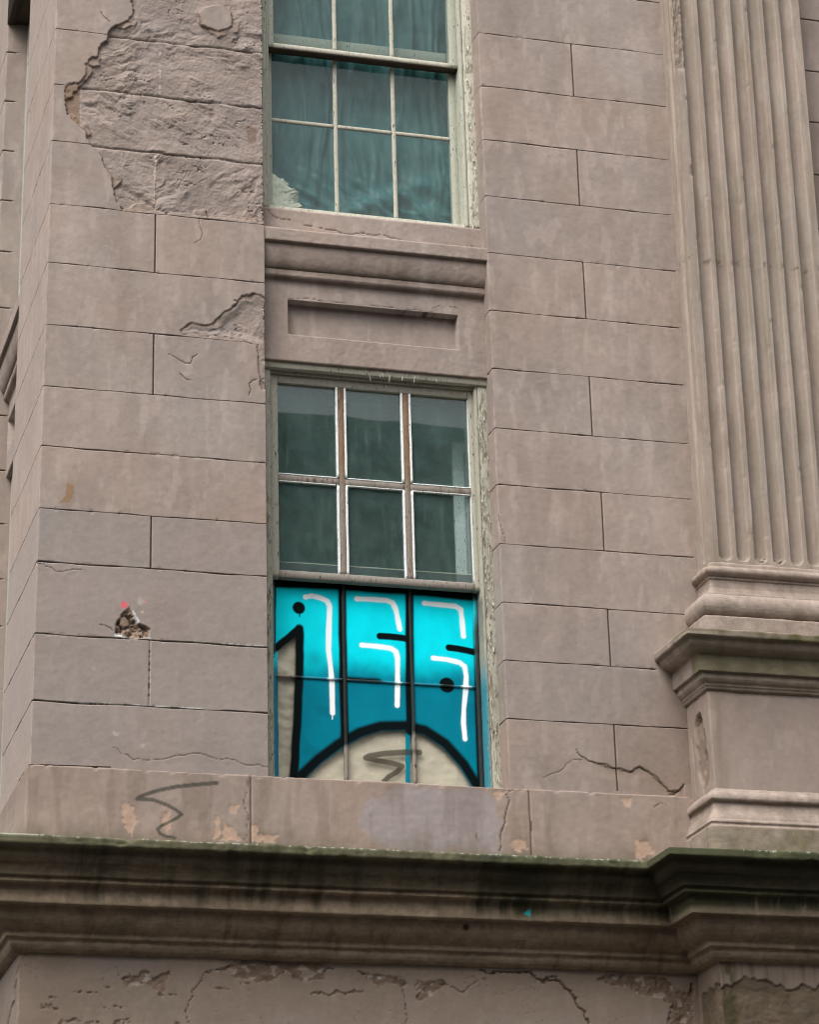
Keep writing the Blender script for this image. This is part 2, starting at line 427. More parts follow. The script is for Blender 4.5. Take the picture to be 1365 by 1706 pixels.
def joint_shift(joints, amp=.0035, seed=0):
    def f(S, Z):
        o = np.zeros_like(S)
        for k, (zj, hw, dp) in enumerate(joints):
            w = np.exp(-((Z - zj) / .05) ** 2); o += w * amp * fbm(S * 3.1, S * 0 + zj * 3, 40 + seed, 3)
            m = np.abs(Z - zj) < .0086
            hv = hw * (1 + .7 * fbm(S * 6, S * 0 + zj * 5, 43 + seed, 3)); o += np.where(m, (Z - zj) * (np.clip(hv, .0012, .006) / .0035 - 1), 0)
        return o
    return f

def stone_face(x, z):
    """split stone: broad split faces broken by sparse flake ledges, returns depth >= 0"""
    wx = x + .035 * fbm(x * 6, z * 6, 201, 3); wz = z + .035 * fbm(x * 6 + 9, z * 6, 202, 3)
    bz = (z > 8.077) * 1. + (z > 8.383) + (z > 8.685); xj = np.select([bz == 0, bz == 1, bz == 2], [W(260, 300)[0], W(134, 180)[0], W(268, 112)[0]], W(235, 30)[0]); bu = (x > xj) * 1. + 2. * (z > 9.0)
    off = ((bu * 7 + bz * 13) % 5) * 1.7
    ang = ((bu * 3 + bz * 5) % 4 - 1.2) * .45
    ca, sa = np.cos(ang), np.sin(ang); p = wx * ca + wz * sa; q = -wx * sa + wz * ca
    broad = fbm(x * 2.6, z * 3.4, 206, 3) * .0034
    a = fbm(p * 3.2 + off, q * 8.5, 203, 4, .5) * 3.0; f = a - np.floor(a); led = np.floor(a) + ss(.86, 1., f) + .25 * f
    k = ss(-.35, .35, fbm(x * 5, z * 5, 207, 3))
    b = fbm(p * 11 + off, q * 26, 204, 3, .5) * 2.2; fb = b - np.floor(b); sb = np.floor(b) + ss(.8, 1., fb)
    return .0165 + broad + led * .0027 * (.25 + .75 * k) + sb * .0019 * k + fbm(x * 30, z * 34, 208, 3) * .0011 + fbm(x * 80, z * 95, 205, 3, .6) * .0011

# ------------------------------------------------------------------ THE BUILDING
BLD = empty('building', (0, 0, 0))
tag(BLD, 'weathered brown stucco building front with a fluted pilaster, mossy cornice and graffiti-sprayed sash window', 'building')

LJ = [8.685, 8.383, 8.077, 7.745, 7.437, 7.122, 6.813, 6.515, 6.211, 5.955, 5.614, 5.302]
RJ = [8.944, 8.642, 8.338, 8.028, 7.717, 7.4075, 7.10, 6.789, 6.499, 6.200, 5.908, 5.624, 5.340]
up = [9.00 + .305 * k for k in range(0, 6)]
LJ_ = [(z, .0027 if z < 6 else .0019, .010 if z < 6 else .008) for z in LJ + [z - .005 for z in up]]
RJ_ = [(z, .0019, .008) for z in RJ + [9.25 + .305 * k for k in range(0, 5)]]

# --- left pier: side return, front, reveal in one skin
YN = .95
def unx(xw, z): return xw + .012 * (7 - z) * min(1.1, max(0, -xw / 1.05))
def vjs(px, py, za, zb): x, z = W(px, py); return (YN + 1.05 + unx(x, z), za, zb)
VJL = [vjs(249, 1110, 5.302, 5.614), vjs(253, 905, 5.955, 6.211), vjs(249.5, 607, 6.813, 7.122), vjs(259, 405, 7.437, 7.745)]
VJL[2] = (VJL[3][0] if abs(VJL[2][0] - VJL[3][0]) < .02 else VJL[2][0],) + VJL[2][1:]
_sp = []
for v in VJL:
    if all(abs(v[0] - q) > .019 for q in _sp): _sp.append(v[0])
VJL = [(min(_sp, key=lambda q: abs(q - v[0])),) + v[1:] for v in VJL]
pathL = make_path([(-1.05, YN), (-1.05, 0), (0, 0), (0, .34)], [.02, .004, .03], special=[(1, q - YN) for q in _sp], coarse=(2,))
s_front = YN                                   # path s at the front-left arris; front x = s - s_front - 1.05
Z1 = .337
def o1(pts): return WP(pts, 0, 0, 0, Z1)
SP_A = o1([(650, -600), (650, 0), (652, 60), (640, 105), (570, 120), (545, 140), (530, 200), (485, 240), (470, 285), (440, 295), (420, 350), (395, 402), (330, 415), (320, 430), (314, 480), (322, 530), (350, 590), (390, 630), (425, 660), (440, 715), (490, 760), (505, 800), (545, 860), (555, 920), (565, 970), (600, 1030), (625, 1048), (900, 1052), (1000, 1066), (1320, 1102), (1420, 1110), (1420, -600)])
ISL = o1([(985, 62), (1010, 40), (1090, 22), (1140, 60), (1150, 130), (1080, 155), (1030, 138), (1000, 120)])
SP_B = WP([(300, 549), (318, 537), (350, 540), (372, 520), (395, 503), (400, 492), (425, 489), (446, 497), (462, 500), (462, 652), (436, 650), (430, 610), (428, 576), (380, 566), (335, 560), (305, 557)])
Z6 = .337
HOLE = WP([(450, 312), (462, 275), (490, 235), (525, 208), (540, 245), (570, 290), (600, 300), (625, 320), (620, 362), (540, 368), (480, 357), (448, 345)], 0, 40, 940, Z6)
CR_L = [(WP([(325, 405), (338, 392), (332, 372), (337, 355)]), .0016, .003), (WP([(282, 590), (300, 600), (318, 605), (330, 590)]), .002, .004), (WP([(300, 622), (320, 634)]), .002, .004), (WP([(390, 500), (400, 510), (398, 530)]), .003, .006),
        (WP([(440, 905), (480, 935), (540, 965), (600, 970), (760, 945), (840, 932), (960, 965), (1050, 970), (1160, 990), (1210, 1000)], 0, 40, 940, Z6), .0014, .003), (WP([(100, 12), (165, 38), (210, 30), (290, 30)], 0, 40, 940, Z6), .0014, .003),
        (WP([(375, 298), (415, 312), (440, 330)], 0, 40, 940, Z6), .002, .004), (WP([(500, 60), (520, 90), (545, 110)], 0, 0, 0, Z1), .002, .004), (WP([(415, 660), (415, 640), (428, 632)]), .002, .004)]
_cache = {}
def relief_left(c):
    x, z = c['X'], c['Z']; fr = (np.abs(c['Y']) < .004) & (c['S'] > YN - .01) & (x < .03)
    D = undul(c, 1) + arris(c)
    jd = joints_relief(c, LJ_, VJL); 
    rag = fbm(x * 30, z * 30, 21, 3) * .010
    a = dpoly(x, z, jag(np.vstack([SP_A, SP_A[:1]]), .010, 2, 3)[:-1]) + rag * .8
    isl = dpoly(x, z, ISL) + rag * .5
    b = dpoly(x, z, jag(np.vstack([SP_B, SP_B[:1]]), .008, 2, 4)[:-1]) + rag * .6
    h = dpoly(x, z, HOLE) + rag * .4
    a = np.where(a < 0, np.maximum(a, -isl), a)
    sp = np.minimum(a, b)
    m = (1 - ss(-.004, .001, sp)) * fr
    st = stone_face(x, z)
    fade = np.clip(-b / .05, .35, 1); st = np.where(b < a, st * fade * .8, st)
    # joints between the stone blocks
    sj = np.zeros_like(x)
    for zj in (8.685, 8.383, 8.077, 7.755):
        sj = np.maximum(sj, np.exp(-((z - zj - .006 * pn(x * 7, x * 0, 9)) / .0055) ** 2))
    vjm = np.zeros_like(x)
    for pl in ([(797, 212), (793, 455)], [(402, 430), (396, 640)], [(772, 745), (768, 1027)]):
        d, _ = dline(x, z, jag(o1(pl), .003, 2, 7)); vjm = np.maximum(vjm, np.exp(-(d / .0045) ** 2))
    Ds = st + sj * .007
    wl = .006 + .045 * ss(-.05, .6, fbm(x * 7, z * 7, 211, 3)); lay_ = ss(.0, .003, sp + wl) * (sp < 0)
    Ds = Ds * (1 - lay_) + lay_ * (.0075 + .003 * fbm(x * 25, z * 25, 212, 3))
    cz = fbm(x * 7 + z * 3, z * 15, 213, 4); Ds = Ds + .007 * np.exp(-(cz / .035) ** 2) * ss(.1, .5, fbm(x * 4, z * 4, 214, 2)) * (1 - lay_)
    hm = (1 - ss(-.006, .001, h)) * fr
    rub = .014 + .020 * fbm(x * 24, z * 24, 33, 5, .6) + .014 * ss(.0, .05, -h)
    ch = dpoly(x, z, WP([(470, 268), (500, 258), (522, 275), (520, 302), (492, 312), (478, 296)], 0, 40, 940, Z6)); rub = np.where(ch < 0, .006, rub)
    cD, cM = crackset(x, z, CR_L); cM = cM * fr
    D = np.where(m > 0, D * (1 - m) + Ds * m, np.maximum(D + jd, D + cD * fr))
    D = D * (1 - hm) + np.clip(rub, .005, .042) * hm
    _cache['L'] = dict(lay=lay_ * m, m=m, a=a, b=b, sp=sp, hm=hm, h=h, jd=jd * (m < .5), cM=cM * (m < .5), sj=sj, vjm=vjm, fr=fr)
    return D
def col_left(c):
    k = _cache['L']; x, z = c['X'], c['Z']
    blocks(c, LJ_, VJL); C = stucco(c, 0)
    low = ss(6.23, 6.20, z + .008 * fbm(x * 6, z * 0, 77, 2)); C = mixc(C, low * .62, np.array(L(140, 131, 126)) * (1 + .06 * fbm(x * 4, z * 5, 78, 4))[..., None])
    C = mixc(C, (c['S'] < YN - .002) * np.ones_like(x) * .3, np.array(L(166, 148, 137)))  # side return lightened, light from the left painted into the stucco
    g = (k['jd'] > .0042) * 1.
    C = mixc(C, g * .9, GROOVE)
    C = mixc(C, k['cM'] * .8, np.array(L(92, 74, 62)))
    # bare split stone
    sc = STONE_C * (1 + .16 * fbm(x * 4, z * 5, 301, 4) + .10 * fbm(x * 22, z * 26, 302, 4))[..., None]
    sc = sc * (1 + fbm(x * 3, z * 3, 303, 3)[..., None] * np.array([.025, 0, -.035]))
    sc = mixc(sc, ss(.35, .7, fbm(x * 6, z * 6, 304, 4)) * .5, np.array(L(158, 142, 136)))
    sc = mixc(sc, k['vjm'] * ss(-.2, .2, fbm(x * 40, z * 40, 305, 2)) * .9, np.array(L(196, 184, 172)))
    sc = mixc(sc, np.exp(-((k['sj'] - .55) / .2) ** 2) * ss(0, .3, fbm(x * 22, z * 30, 306, 2)) * .5, np.array(L(186, 174, 163)))
    sc = mixc(sc, k['lay'] * .55, np.array(L(140, 122, 109)) * (1 + .15 * fbm(x * 18, z * 18, 307, 3))[..., None])
    C = mixc(C, k['m'], sc)
    edge = np.exp(-((k['sp'] + .004) / .0045) ** 2) * k['fr']
    C = mixc(C, edge * .55, np.array(L(108, 84, 68)))
    d = dpoly(x, z, o1([(318, 430), (402, 420), (398, 640), (385, 625), (350, 590), (320, 530)])); C = mixc(C, (1 - ss(-.004, .004, d)) * k['m'] * .6, np.array(L(126, 100, 76)))
    # the knocked hole and its plaster, spray dots, chips
    C = mixc(C, k['hm'], np.array(L(136, 117, 102)) * (1 + .3 * fbm(x * 30, z * 30, 41, 3))[..., None])
    def spot(pts, col, amt=1., soft=.003, oy=940, ox=40):
        nonlocal C
        q = dpoly(x, z, WP(pts, 0, ox, oy, Z6)) + .004 * fbm(x * 90, z * 90, 61, 2)
        C = mixc(C, (1 - ss(-soft, soft, q)) * amt * k['fr'], col)
    Wt = np.array(L(205, 208, 204))
    spot([(533, 225), (545, 235), (573, 283), (562, 290), (545, 270)], Wt); spot([(447, 332), (470, 335), (492, 358), (447, 356)], Wt)
    for px, py, r, cc, am in ((495, 202, 19, L(214, 92, 104), .85), (603, 183, 9, L(200, 110, 112), .5), (50, 390, 9, L(190, 120, 110), .35), (456, 838, 14, L(176, 166, 160), .6), (586, 896, 13, L(172, 162, 156), .6), (345, 515, 10, L(170, 158, 152), .4), (575, 185, 20, L(176, 164, 158), .6), (585, 235, 7, L(190, 180, 174), .6), (470, 300, 8, L(200, 196, 190), .5), (520, 215, 6, L(205, 140, 140), .5)):
        wx, wz = W(40 + px * Z6, 940 + py * Z6); q = np.hypot(x - wx, z - wz) * (1 + .5 * fbm(x * 60, z * 60, 62, 2)); R = r * Z6 * .0029
        C = mixc(C, (1 - ss(R * .6, R * 1.1, q)) * am * k['fr'], cc)
    for pl, w, am in (([(622, 365), (617, 695)], .0035, .85), ([(275, 688), (420, 688), (880, 713)], .003, .8), ([(490, 364), (560, 371)], .003, .8), ([(840, 382), (1180, 404)], .0018, .6)):
        d, t = dline(x, z, WP(pl, 0, 40, 940, Z6)); C = mixc(C, np.exp(-(d / w) ** 2) * ss(-.25, .1, fbm(t * 12, t * 0, 63, 2)) * am * k['fr'], Wt)
    tn = np.array(L(140, 108, 74))
    d = dpoly(x, z, WP([(112, 803), (122, 808), (123, 822), (116, 838), (97, 838), (108, 828)])) + .003 * fbm(x * 60, z * 60, 66, 2); C = mixc(C, (1 - ss(-.004, .003, d)) * .75, tn)
    d = dpoly(x, z, WP([(412, 210), (420, 205), (428, 215), (428, 235), (416, 238)])); C = mixc(C, (1 - ss(-.004, .006, d)) * .6, np.array(L(110, 88, 70)))
    return C
rowsL = rows_dense(4.98, 9.45, .0042, [j[0] for j in LJ_]) ; rowsL = [(z, 0) for z in np.linspace(11.0, 9.5, 12)] + rowsL
surf('wall', pathL, rowsL, M_STUCCO, BLD, relief_left, col_left, zshift=joint_shift(LJ_))

# --- right pier: reveal, front, on behind the pilaster
XR = 1.1235
pathR = make_path([(XR, .34), (XR, 0), (2.3, 0)], [.012, .0052], special=[(1, .497), (1, .525)])
VJR = [(.34 + .510 + .012 * (0 if k else 0), a, b) for k, (a, b) in enumerate(((8.338, 8.642), (7.717, 8.028), (7.10, 7.4075), (6.499, 6.789), (5.908, 6.200), (5.340, 5.624), (5.0, 5.34), (8.944, 9.25)))]
VJR = [(.34 + .497, 8.642, 8.944), (.34 + .497, 8.028, 8.338), (.34 + .497, 7.4075, 7.717), (.34 + .497, 6.789, 7.10), (.34 + .525, 6.20, 6.499), (.34 + .525, 5.624, 5.908), (.34 + .525, 5.02, 5.34), (.34 + .497, 9.25, 9.555)]
Z5 = .3517
CRK = WP([(160, 1105), (215, 1160), (265, 1170), (325, 1190), (420, 1210), (460, 1185), (510, 1215), (555, 1255), (595, 1300), (650, 1295), (668, 1268)], 0, 905, 860, Z5)
CR_R = [(CRK, .0020, .0075), (WP([(0, 1238), (60, 1215), (110, 1175), (170, 1155), (205, 1160)], 0, 905, 860, Z5), .0014, .003), (WP([(832, 855), (836, 880), (842, 905)]), .0015, .003), (WP([(640, 1300), (600, 1315)], 0, 905, 860, Z5), .003, .006)]
def relief_right(c):
    x, z = c['X'], c['Z']; fr = (np.abs(c['Y']) < .004) & (c['S'] > .33)
    D = undul(c, 2) + arris(c, .004, 2)
    jd = joints_relief(c, RJ_, VJR)
    jd = jd * np.where(fr, ss(2.115, 2.09, x), ss(.17, .10, c['Y']))
    cut = 1 - ss(1.86, 1.89, x) * (z < 5.7) * (z > 5.56); jd = jd * cut
    cD, cM = crackset(x, z, CR_R); cM = cM * fr
    dk, tk = dline(x, z, CRK, .3); yk = np.interp(x, CRK[:, 0], CRK[:, 1], left=-9, right=-9)
    below = (z < yk) * ss(.0, .25, tk); hang = below * (1 - ss(.0, .07, dk))
    D = D + hang * .006 * fr
    _cache['R'] = dict(jd=jd, cM=cM, fr=fr, hang=hang)
    return D + np.maximum(jd, cD * fr)
def col_right(c):
    k = _cache['R']; x, z = c['X'], c['Z']
    blocks(c, RJ_, VJR); C = stucco(c, 5)
    C = mixc(C, ss(6.9, 8.4, z) * .06 + 0 * x, np.array(L(166, 151, 142)))
    br = ss(.15, .6, fbm(x * 16, z * 5, 401, 3)) * ss(-.1, .5, fbm(x * 2, z * 2.2, 402, 2)) * ss(5.6, 6.4, z); C = mixc(C, br * .4, np.array(L(178, 160, 149)))
    gp = ss(.0, .1, 5.92 + .02 * fbm(x * 3, z * 3, 403, 2) - z) * ss(5.3, 5.35, z) * ss(2.0, 1.7, x); C = mixc(C, gp * .35, np.array(L(138, 129, 124)))
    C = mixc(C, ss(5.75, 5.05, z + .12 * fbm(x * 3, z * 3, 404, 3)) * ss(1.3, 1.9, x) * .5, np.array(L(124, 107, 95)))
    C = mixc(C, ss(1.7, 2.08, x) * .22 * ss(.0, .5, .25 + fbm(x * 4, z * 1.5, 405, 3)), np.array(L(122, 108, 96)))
    C = mixc(C, k['hang'] * .45, np.array(L(134, 115, 100)))
    C = mixc(C, (k['jd'] > .0042) * .9, GROOVE); C = mixc(C, k['cM'] * .75, np.array(L(92, 75, 63)))
    return C
rowsR = [(z, 0) for z in np.linspace(11.0, 9.55, 12)] + rows_dense(4.98, 9.5, .0044, [j[0] for j in RJ_])
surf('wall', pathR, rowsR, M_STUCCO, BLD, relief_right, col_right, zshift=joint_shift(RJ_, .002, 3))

# --- wall beyond the pilaster, far side pier, back and roof that close the block
def plain_relief(J):
    return lambda c: undul(c, 4) + arris(c) + joints_relief(c, J, [])
def plain_col(seed):
    def f(c):
        C = stucco(c, seed); return mixc(C, (c['D'] > .005) * .9, GROOVE)
    return f
RJ2 = [(z + .01, .003, .009) for z in RJ + [9.25, 9.555]]
surf('wall', make_path([(2.75, 0), (4.3, 0), (4.3, 4.0)], [.012, .2]), [(11., 0)] + rows_dense(4.98, 9.6, .02, [j[0] for j in RJ2]), M_STUCCO, BLD, plain_relief(RJ2), plain_col(9))
YF = 1.9
LJ2 = [(z + .31, .0034, .009) for z in LJ + [8.99, 9.295]]
surf('wall', make_path([(-1.05, 4.0), (-1.05, YF), (-.72, YF)], [.03, .01]), [(11., 0)] + rows_dense(4.6, 9.7, .012, [j[0] for j in LJ2]), M_STUCCO, BLD,
     lambda c: undul(c, 6) + arris(c) + joints_relief(c, LJ2, []) * np.where(c['Y'] > YF + .003, 1, ss(-.955, -.975, c['X'])), plain_col(13))
mb = MB(); mb.box(-1.03, 4.28, 3.9, 4.0, 0, 11); mb.build('wall', M_STUCCO, BLD, lambda Q, C: (np.broadcast_to(STUC, C.shape), None))
mb = MB(); mb.box(-1.2, 4.45, -.15, 4.1, 11.0, 11.25); mb.build('roof', M_STONE, BLD, lambda Q, C: (np.broadcast_to(STUC * .8, C.shape), None))

# --- spandrel between the two windows, and its twin on the side front
SPAN = [(.34, 7.905)] + [(.10, 7.893), (.092, 7.885), (.088, 7.752), (.014, 7.746), (.010, 7.740), (.010, 7.680), (.014, 7.676), (.030, 7.676)]
SPAN += [(.030 + .036 * (1 - math.cos(a)) , 7.670 - .118 * math.sin(a)) for a in np.linspace(0.25, math.pi / 2, 9)]
SPAN += [(.062, 7.548), (.062, 7.522), (.068, 7.512), (.088, 7.505), (.090, 7.49), (.090, 7.4045), (.090, 7.4035), (.090, 7.2235), (.090, 7.2225), (.090, 7.087), (.094, 7.083), (.34, 7.083)]
def spandrel(name, path, seed, cracks=()):
    R = rows_profile([(-p, z) for p, z in SPAN], .0055)
    def rel(c):
        inx = (c['S'] > .1325 - .0) & (c['S'] < .985); inz = (c['Z0'] < 7.404) & (c['Z0'] > 7.223)
        cD, cM = crackset(c['X'], c['Z'], cracks); _cache['S'] = cM
        e = (c['O'] > -.1)
        return undul(c, seed) + (inx & inz) * .046 + cD * e + fbm(c['S'] * 40, c['T'] * 40, 44, 3) * .0008
    def colr(c):
        C = stucco(c, seed); C = mixc(C, _cache['S'] * .75, np.array(L(80, 64, 54)))
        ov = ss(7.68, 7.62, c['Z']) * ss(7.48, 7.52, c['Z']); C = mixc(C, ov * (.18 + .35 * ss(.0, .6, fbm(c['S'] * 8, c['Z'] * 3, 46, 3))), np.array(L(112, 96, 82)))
        return C
    return surf(name, path, R, M_STUCCO, BLD, rel, colr)
CR_S = [(WP([(447, 348), (455, 360), (470, 366), (485, 367)], .09), .002, .005), (WP([(505, 376), (560, 384), (585, 391), (625, 393), (660, 398), (695, 405)], .09), .0019, .005), (WP([(695, 405), (740, 416), (790, 410)], .09), .0015, .003),
        (WP([(480, 498), (560, 504), (660, 514), (668, 520), (690, 516), (720, 520), (745, 526)], .09), .0014, .003), (WP([(720, 515), (745, 512), (765, 516)], .09), .0015, .003)]
p0 = make_path([(-.012, 0), (1.14, 0)], .0045, special=[(0, .1325), (0, .985)])
p0['S'] = p0['S'] - .012
spandrel('spandrel', p0, 21, CR_S)
p1 = make_path([(-1.05, YF + .01), (-1.05, YN - .02)], .012); p1['S'] = p1['S'] - .012 + .13
spandrel('spandrel', p1, 25)

# --- plinth course, also the sill of the lower window
Z7 = .3663
TAG = WP([(985, 147), (900, 154), (800, 165), (735, 178), (690, 190), (640, 208), (622, 220), (700, 225), (760, 248), (800, 270), (826, 291), (800, 310), (770, 325), (735, 342), (715, 358), (728, 378), (745, 388), (795, 398)], -.012, 0, 1250, Z7)
PEEL = [[(550, 245), (590, 240), (612, 262), (620, 320), (600, 385), (575, 360), (556, 320)], [(740, 285), (768, 275), (782, 330), (765, 375), (735, 350)], [(1040, 240), (1085, 250), (1070, 285), (1045, 285)], [(975, 290), (997, 300), (1000, 390), (975, 400)],
        [(1020, 330), (1060, 345), (1080, 385), (1110, 410), (1000, 410), (1010, 370)], [(1140, 340), (1168, 340), (1175, 378), (1262, 380), (1250, 416), (1145, 412)]]
PEEL_R = [[(1036, 1328), (1052, 1330), (1050, 1345), (1038, 1342)], [(1056, 1398), (1080, 1402), (1093, 1420), (1062, 1431)], [(848, 1400), (870, 1396), (880, 1412), (862, 1420)], [(822, 1316), (845, 1318), (832, 1330), (824, 1328)]]
GREYP = [(605, 1340), (640, 1318), (700, 1312), (800, 1314), (832, 1338), (828, 1422), (760, 1416), (700, 1414), (668, 1402), (650, 1408), (620, 1395), (590, 1370)]
CR_P = [(WP([(844, 1322), (850, 1330), (843, 1358), (836, 1385), (832, 1420)], -.012), .0022, .006), (WP([(1132, 120), (1120, 200), (1115, 260), (1125, 330), (1110, 405)], -.012, 0, 1250, Z7), .0014, .003), (WP([(795, 1383), (799, 1402)], -.012), .0018, .004), (WP([(1090, 1345), (1110, 1340)], -.012), .002, .004), (WP([(846, 1308), (850, 1318)]), .008, .01)]
PVJ = [W(418, 1350, -.012)[0], W(884, 1370, -.012)[0]]
def rel_pl(c):
    x, z = c['X'], c['Z']; fr = (c['Y'] < .01)
    jd = np.zeros_like(x)
    for xv in PVJ:
        d = np.abs(x - xv - .004 * (5 - z) - .004 * pn(z * 9, z * 0 + xv, 3)); jd = np.maximum(jd, (1 - ss(.002, .0042, d)) * .007)
    cD, cM = crackset(x, z, CR_P)
    pm = np.zeros_like(x)
    for q in [WP(p, -.012, 0, 1250, Z7) for p in PEEL] + [WP(p, -.012) for p in PEEL_R]:
        d = dpoly(x, z, q) + .010 * fbm(x * 45, z * 45, 88, 3); pm = np.maximum(pm, 1 - ss(-.003, .002, d))
    _cache['P'] = (jd * fr, cM * fr, pm * fr)
    return undul(c, 7) * 1.3 + arris(c) + np.maximum(jd, cD) * fr + pm * .002 * fr + .004 * ss(.2, .6, fbm(c['S'] * 18, z * 0, 71, 3)) * (c['Z0'] > 4.997)
def col_pl(c):
    x, z = c['X'], c['Z']; jd, cM, pm = _cache['P']; C = stucco(c, 31)
    C = mixc(C, .35 + 0 * x, np.array(L(142, 122, 109)))
    gd = dpoly(x, z, WP(GREYP, -.012)) + .035 * fbm(x * 9, z * 9, 81, 4); C = mixc(C, (1 - ss(-.015, .012, gd)) * .95, np.array(L(150, 140, 139)))
    low = ss(4.80, 4.62, z + .05 * fbm(x * 8, z * 4, 82, 4)); C = mixc(C, low * .6, np.array(L(92, 86, 68)))
    st = ss(.1, .6, fbm(x * 10, z * 1.5, 83, 4)); C = mixc(C, st * .35, np.array(L(112, 98, 84)))
    C = mixc(C, pm * .8, np.array(L(178, 150, 130)) * (1 + .12 * fbm(x * 40, z * 40, 84, 3))[..., None])
    d, t = dline(x, z, TAG); wv = .0105 * (1 - .35 * t); k = (1 - ss(wv * .65, wv * 1.15, d)); C = mixc(C, k * (.78 + .1 * fbm(x * 40, z * 40, 85, 2)) * (c['Y'] < .01), np.array(L(58, 58, 50)))
    C = mixc(C, (jd > .003) * .85, GROOVE); C = mixc(C, cM * .7, np.array(L(84, 66, 54)))
    return C
pathP = make_path([(-1.062, 4.0), (-1.062, -.012), (2.2, -.012)], [.05, .006])
rowsP = [(5.016, -.36), (5.014, -.20), (5.011, -.05), (5.0075, -.006), (5.004, 0)] + [(z, 0) for z in np.arange(4.999, 4.56, -.006)]
surf('plinth', pathP, rowsP, M_STUCCO, BLD, rel_pl, col_pl)

# --- cornice, breaking forward under the pilaster
XD0, XD1, DP = 1.983, 2.977, .28
CORN = [(-.02, 4.655), (.335, 4.612), (.345, 4.607), (.347, 4.602), (.346, 4.574), (.340, 4.567), (.312, 4.563), (.304, 4.556)]
CORN += [(.302, 4.545), (.296, 4.528), (.286, 4.512), (.275, 4.500), (.266, 4.486), (.260, 4.470), (.258, 4.456), (.250, 4.453), (.242, 4.452), (.241, 4.434), (.236, 4.432), (.207, 4.431), (.202, 4.428), (.197, 4.353), (.193, 4.349), (.160, 4.352), (.152, 4.349)]
CORN += [(.150, 4.335), (.144, 4.315), (.132, 4.296), (.116, 4.280), (.098, 4.268), (.084, 4.262), (.074, 4.258), (.072, 4.254), (.071, 4.234), (.067, 4.231), (.054, 4.230), (.051, 4.222), (.047, 4.205), (.036, 4.190), (.020, 4.181), (.004, 4.177), (-.03, 4.176)]
pathC = make_path([(-1.066, 4.0), (-1.066, 0), (XD0, 0), (XD0, -DP), (XD1, -DP), (XD1, 0), (4.3, 0)], [.06, .0085, .0085, .0085, .03, .03], eps=.006)
def rel_co(c):
    s, t = c['S'], c['T']
    chip = ss(.35, .75, fbm(s * 9, t * 16, 501, 3)) * .006 * (c['Z'] > 4.56)
    return fbm(s * 1.6, t * 0, 502, 3) * .004 + fbm(s * 12, t * 12, 503, 4) * .0028 + fbm(s * 45, t * 45, 504, 3) * .0014 + chip + arris(c, .003)
def col_co(c):
    x, z, s, t, o = c['X'], c['Z'], c['S'], c['T'], c['O']
    C = np.array(L(139, 123, 103)) * (1 + .14 * fbm(s * 3, t * 4, 511, 4) + .08 * fbm(s * 30, t * 24, 512, 3))[..., None]
    streak = fbm(s * 16, z * 1.6, 513, 5, .6); run = fbm(s * 2.2, z * .8, 514, 3)
    upz = ss(4.33, 4.40, z)
    C = mixc(C, ss(-.3, .9, streak * .8 + run * .3) * .42 * upz, np.array(L(66, 56, 44)))
    moss = ss(.15, .95, .6 * run + .75 * np.exp(-((x - 1.35) / .8) ** 2) + .75 * np.exp(-((x - 2.45) / .7) ** 2) + .25 * streak) * upz
    C = mixc(C, moss * .88, np.array(L(46, 49, 29)))
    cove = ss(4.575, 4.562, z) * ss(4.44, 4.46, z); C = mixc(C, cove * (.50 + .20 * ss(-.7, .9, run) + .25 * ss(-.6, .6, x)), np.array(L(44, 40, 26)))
    slab = ss(4.565, 4.571, z); C = mixc(C, slab * (.78 + .15 * fbm(s * 6, t * 5, 515, 3)), np.array(L(72, 76, 54)) * (1 + .3 * fbm(s * 22, t * 6, 524, 4))[..., None])
    tan = ss(.25, .7, fbm(s * 26, z * 3, 519, 4)) * ss(4.355, 4.40, z) * ss(4.44, 4.42, z); C = mixc(C, tan * .55, np.array(L(140, 124, 106)))
    C = C * (1 + .16 * fbm(s * 7, t * 9, 521, 5, .65) + .10 * fbm(s * 40, t * 40, 522, 2))[..., None]
    sb = 4.0 + 1.066 + XD0; ret_light = np.exp(-((s - sb - .12) / .10) ** 2) * ss(-.2, .4, fbm(s * 12, z * 6, 523, 3)); C = mixc(C, ret_light * .55, np.array(L(118, 106, 88)))  # return faces at the break lightened, light from the left put into the colour
    lime = np.exp(-((z - 4.607) / .004) ** 2) * ss(.05, .35, fbm(s * 30, s * 0, 516, 5, .7) * .8 + .6 * fbm(s * 2.2, s * 0, 517, 3)); C = mixc(C, np.clip(lime, 0, 1) * .4, np.array(L(196, 196, 184)))
    C = mixc(C, ss(.3, .7, fbm(s * 18, t * 3, 518, 4)) * .4 * (z < 4.34), np.array(L(90, 72, 60)))
    wx, wz = W(880, 1521, -.2); q = np.hypot(x - wx, z - wz) * (1 + .6 * fbm(x * 90, z * 90, 520, 2)); C = mixc(C, (1 - ss(.010, .016, q)) * (c['Y'] > -.23), np.array(L(40, 170, 175)))
    wx, wz = W(778, 1543, -.16); q = np.hypot(x - wx, z - wz); C = mixc(C, (1 - ss(.010, .02, q)) * .9, np.array(L(24, 18, 14)))
    return C
surf('cornice', pathC, rows_profile(CORN, .0075), M_STONE, BLD, rel_co, col_co, smooth=False)

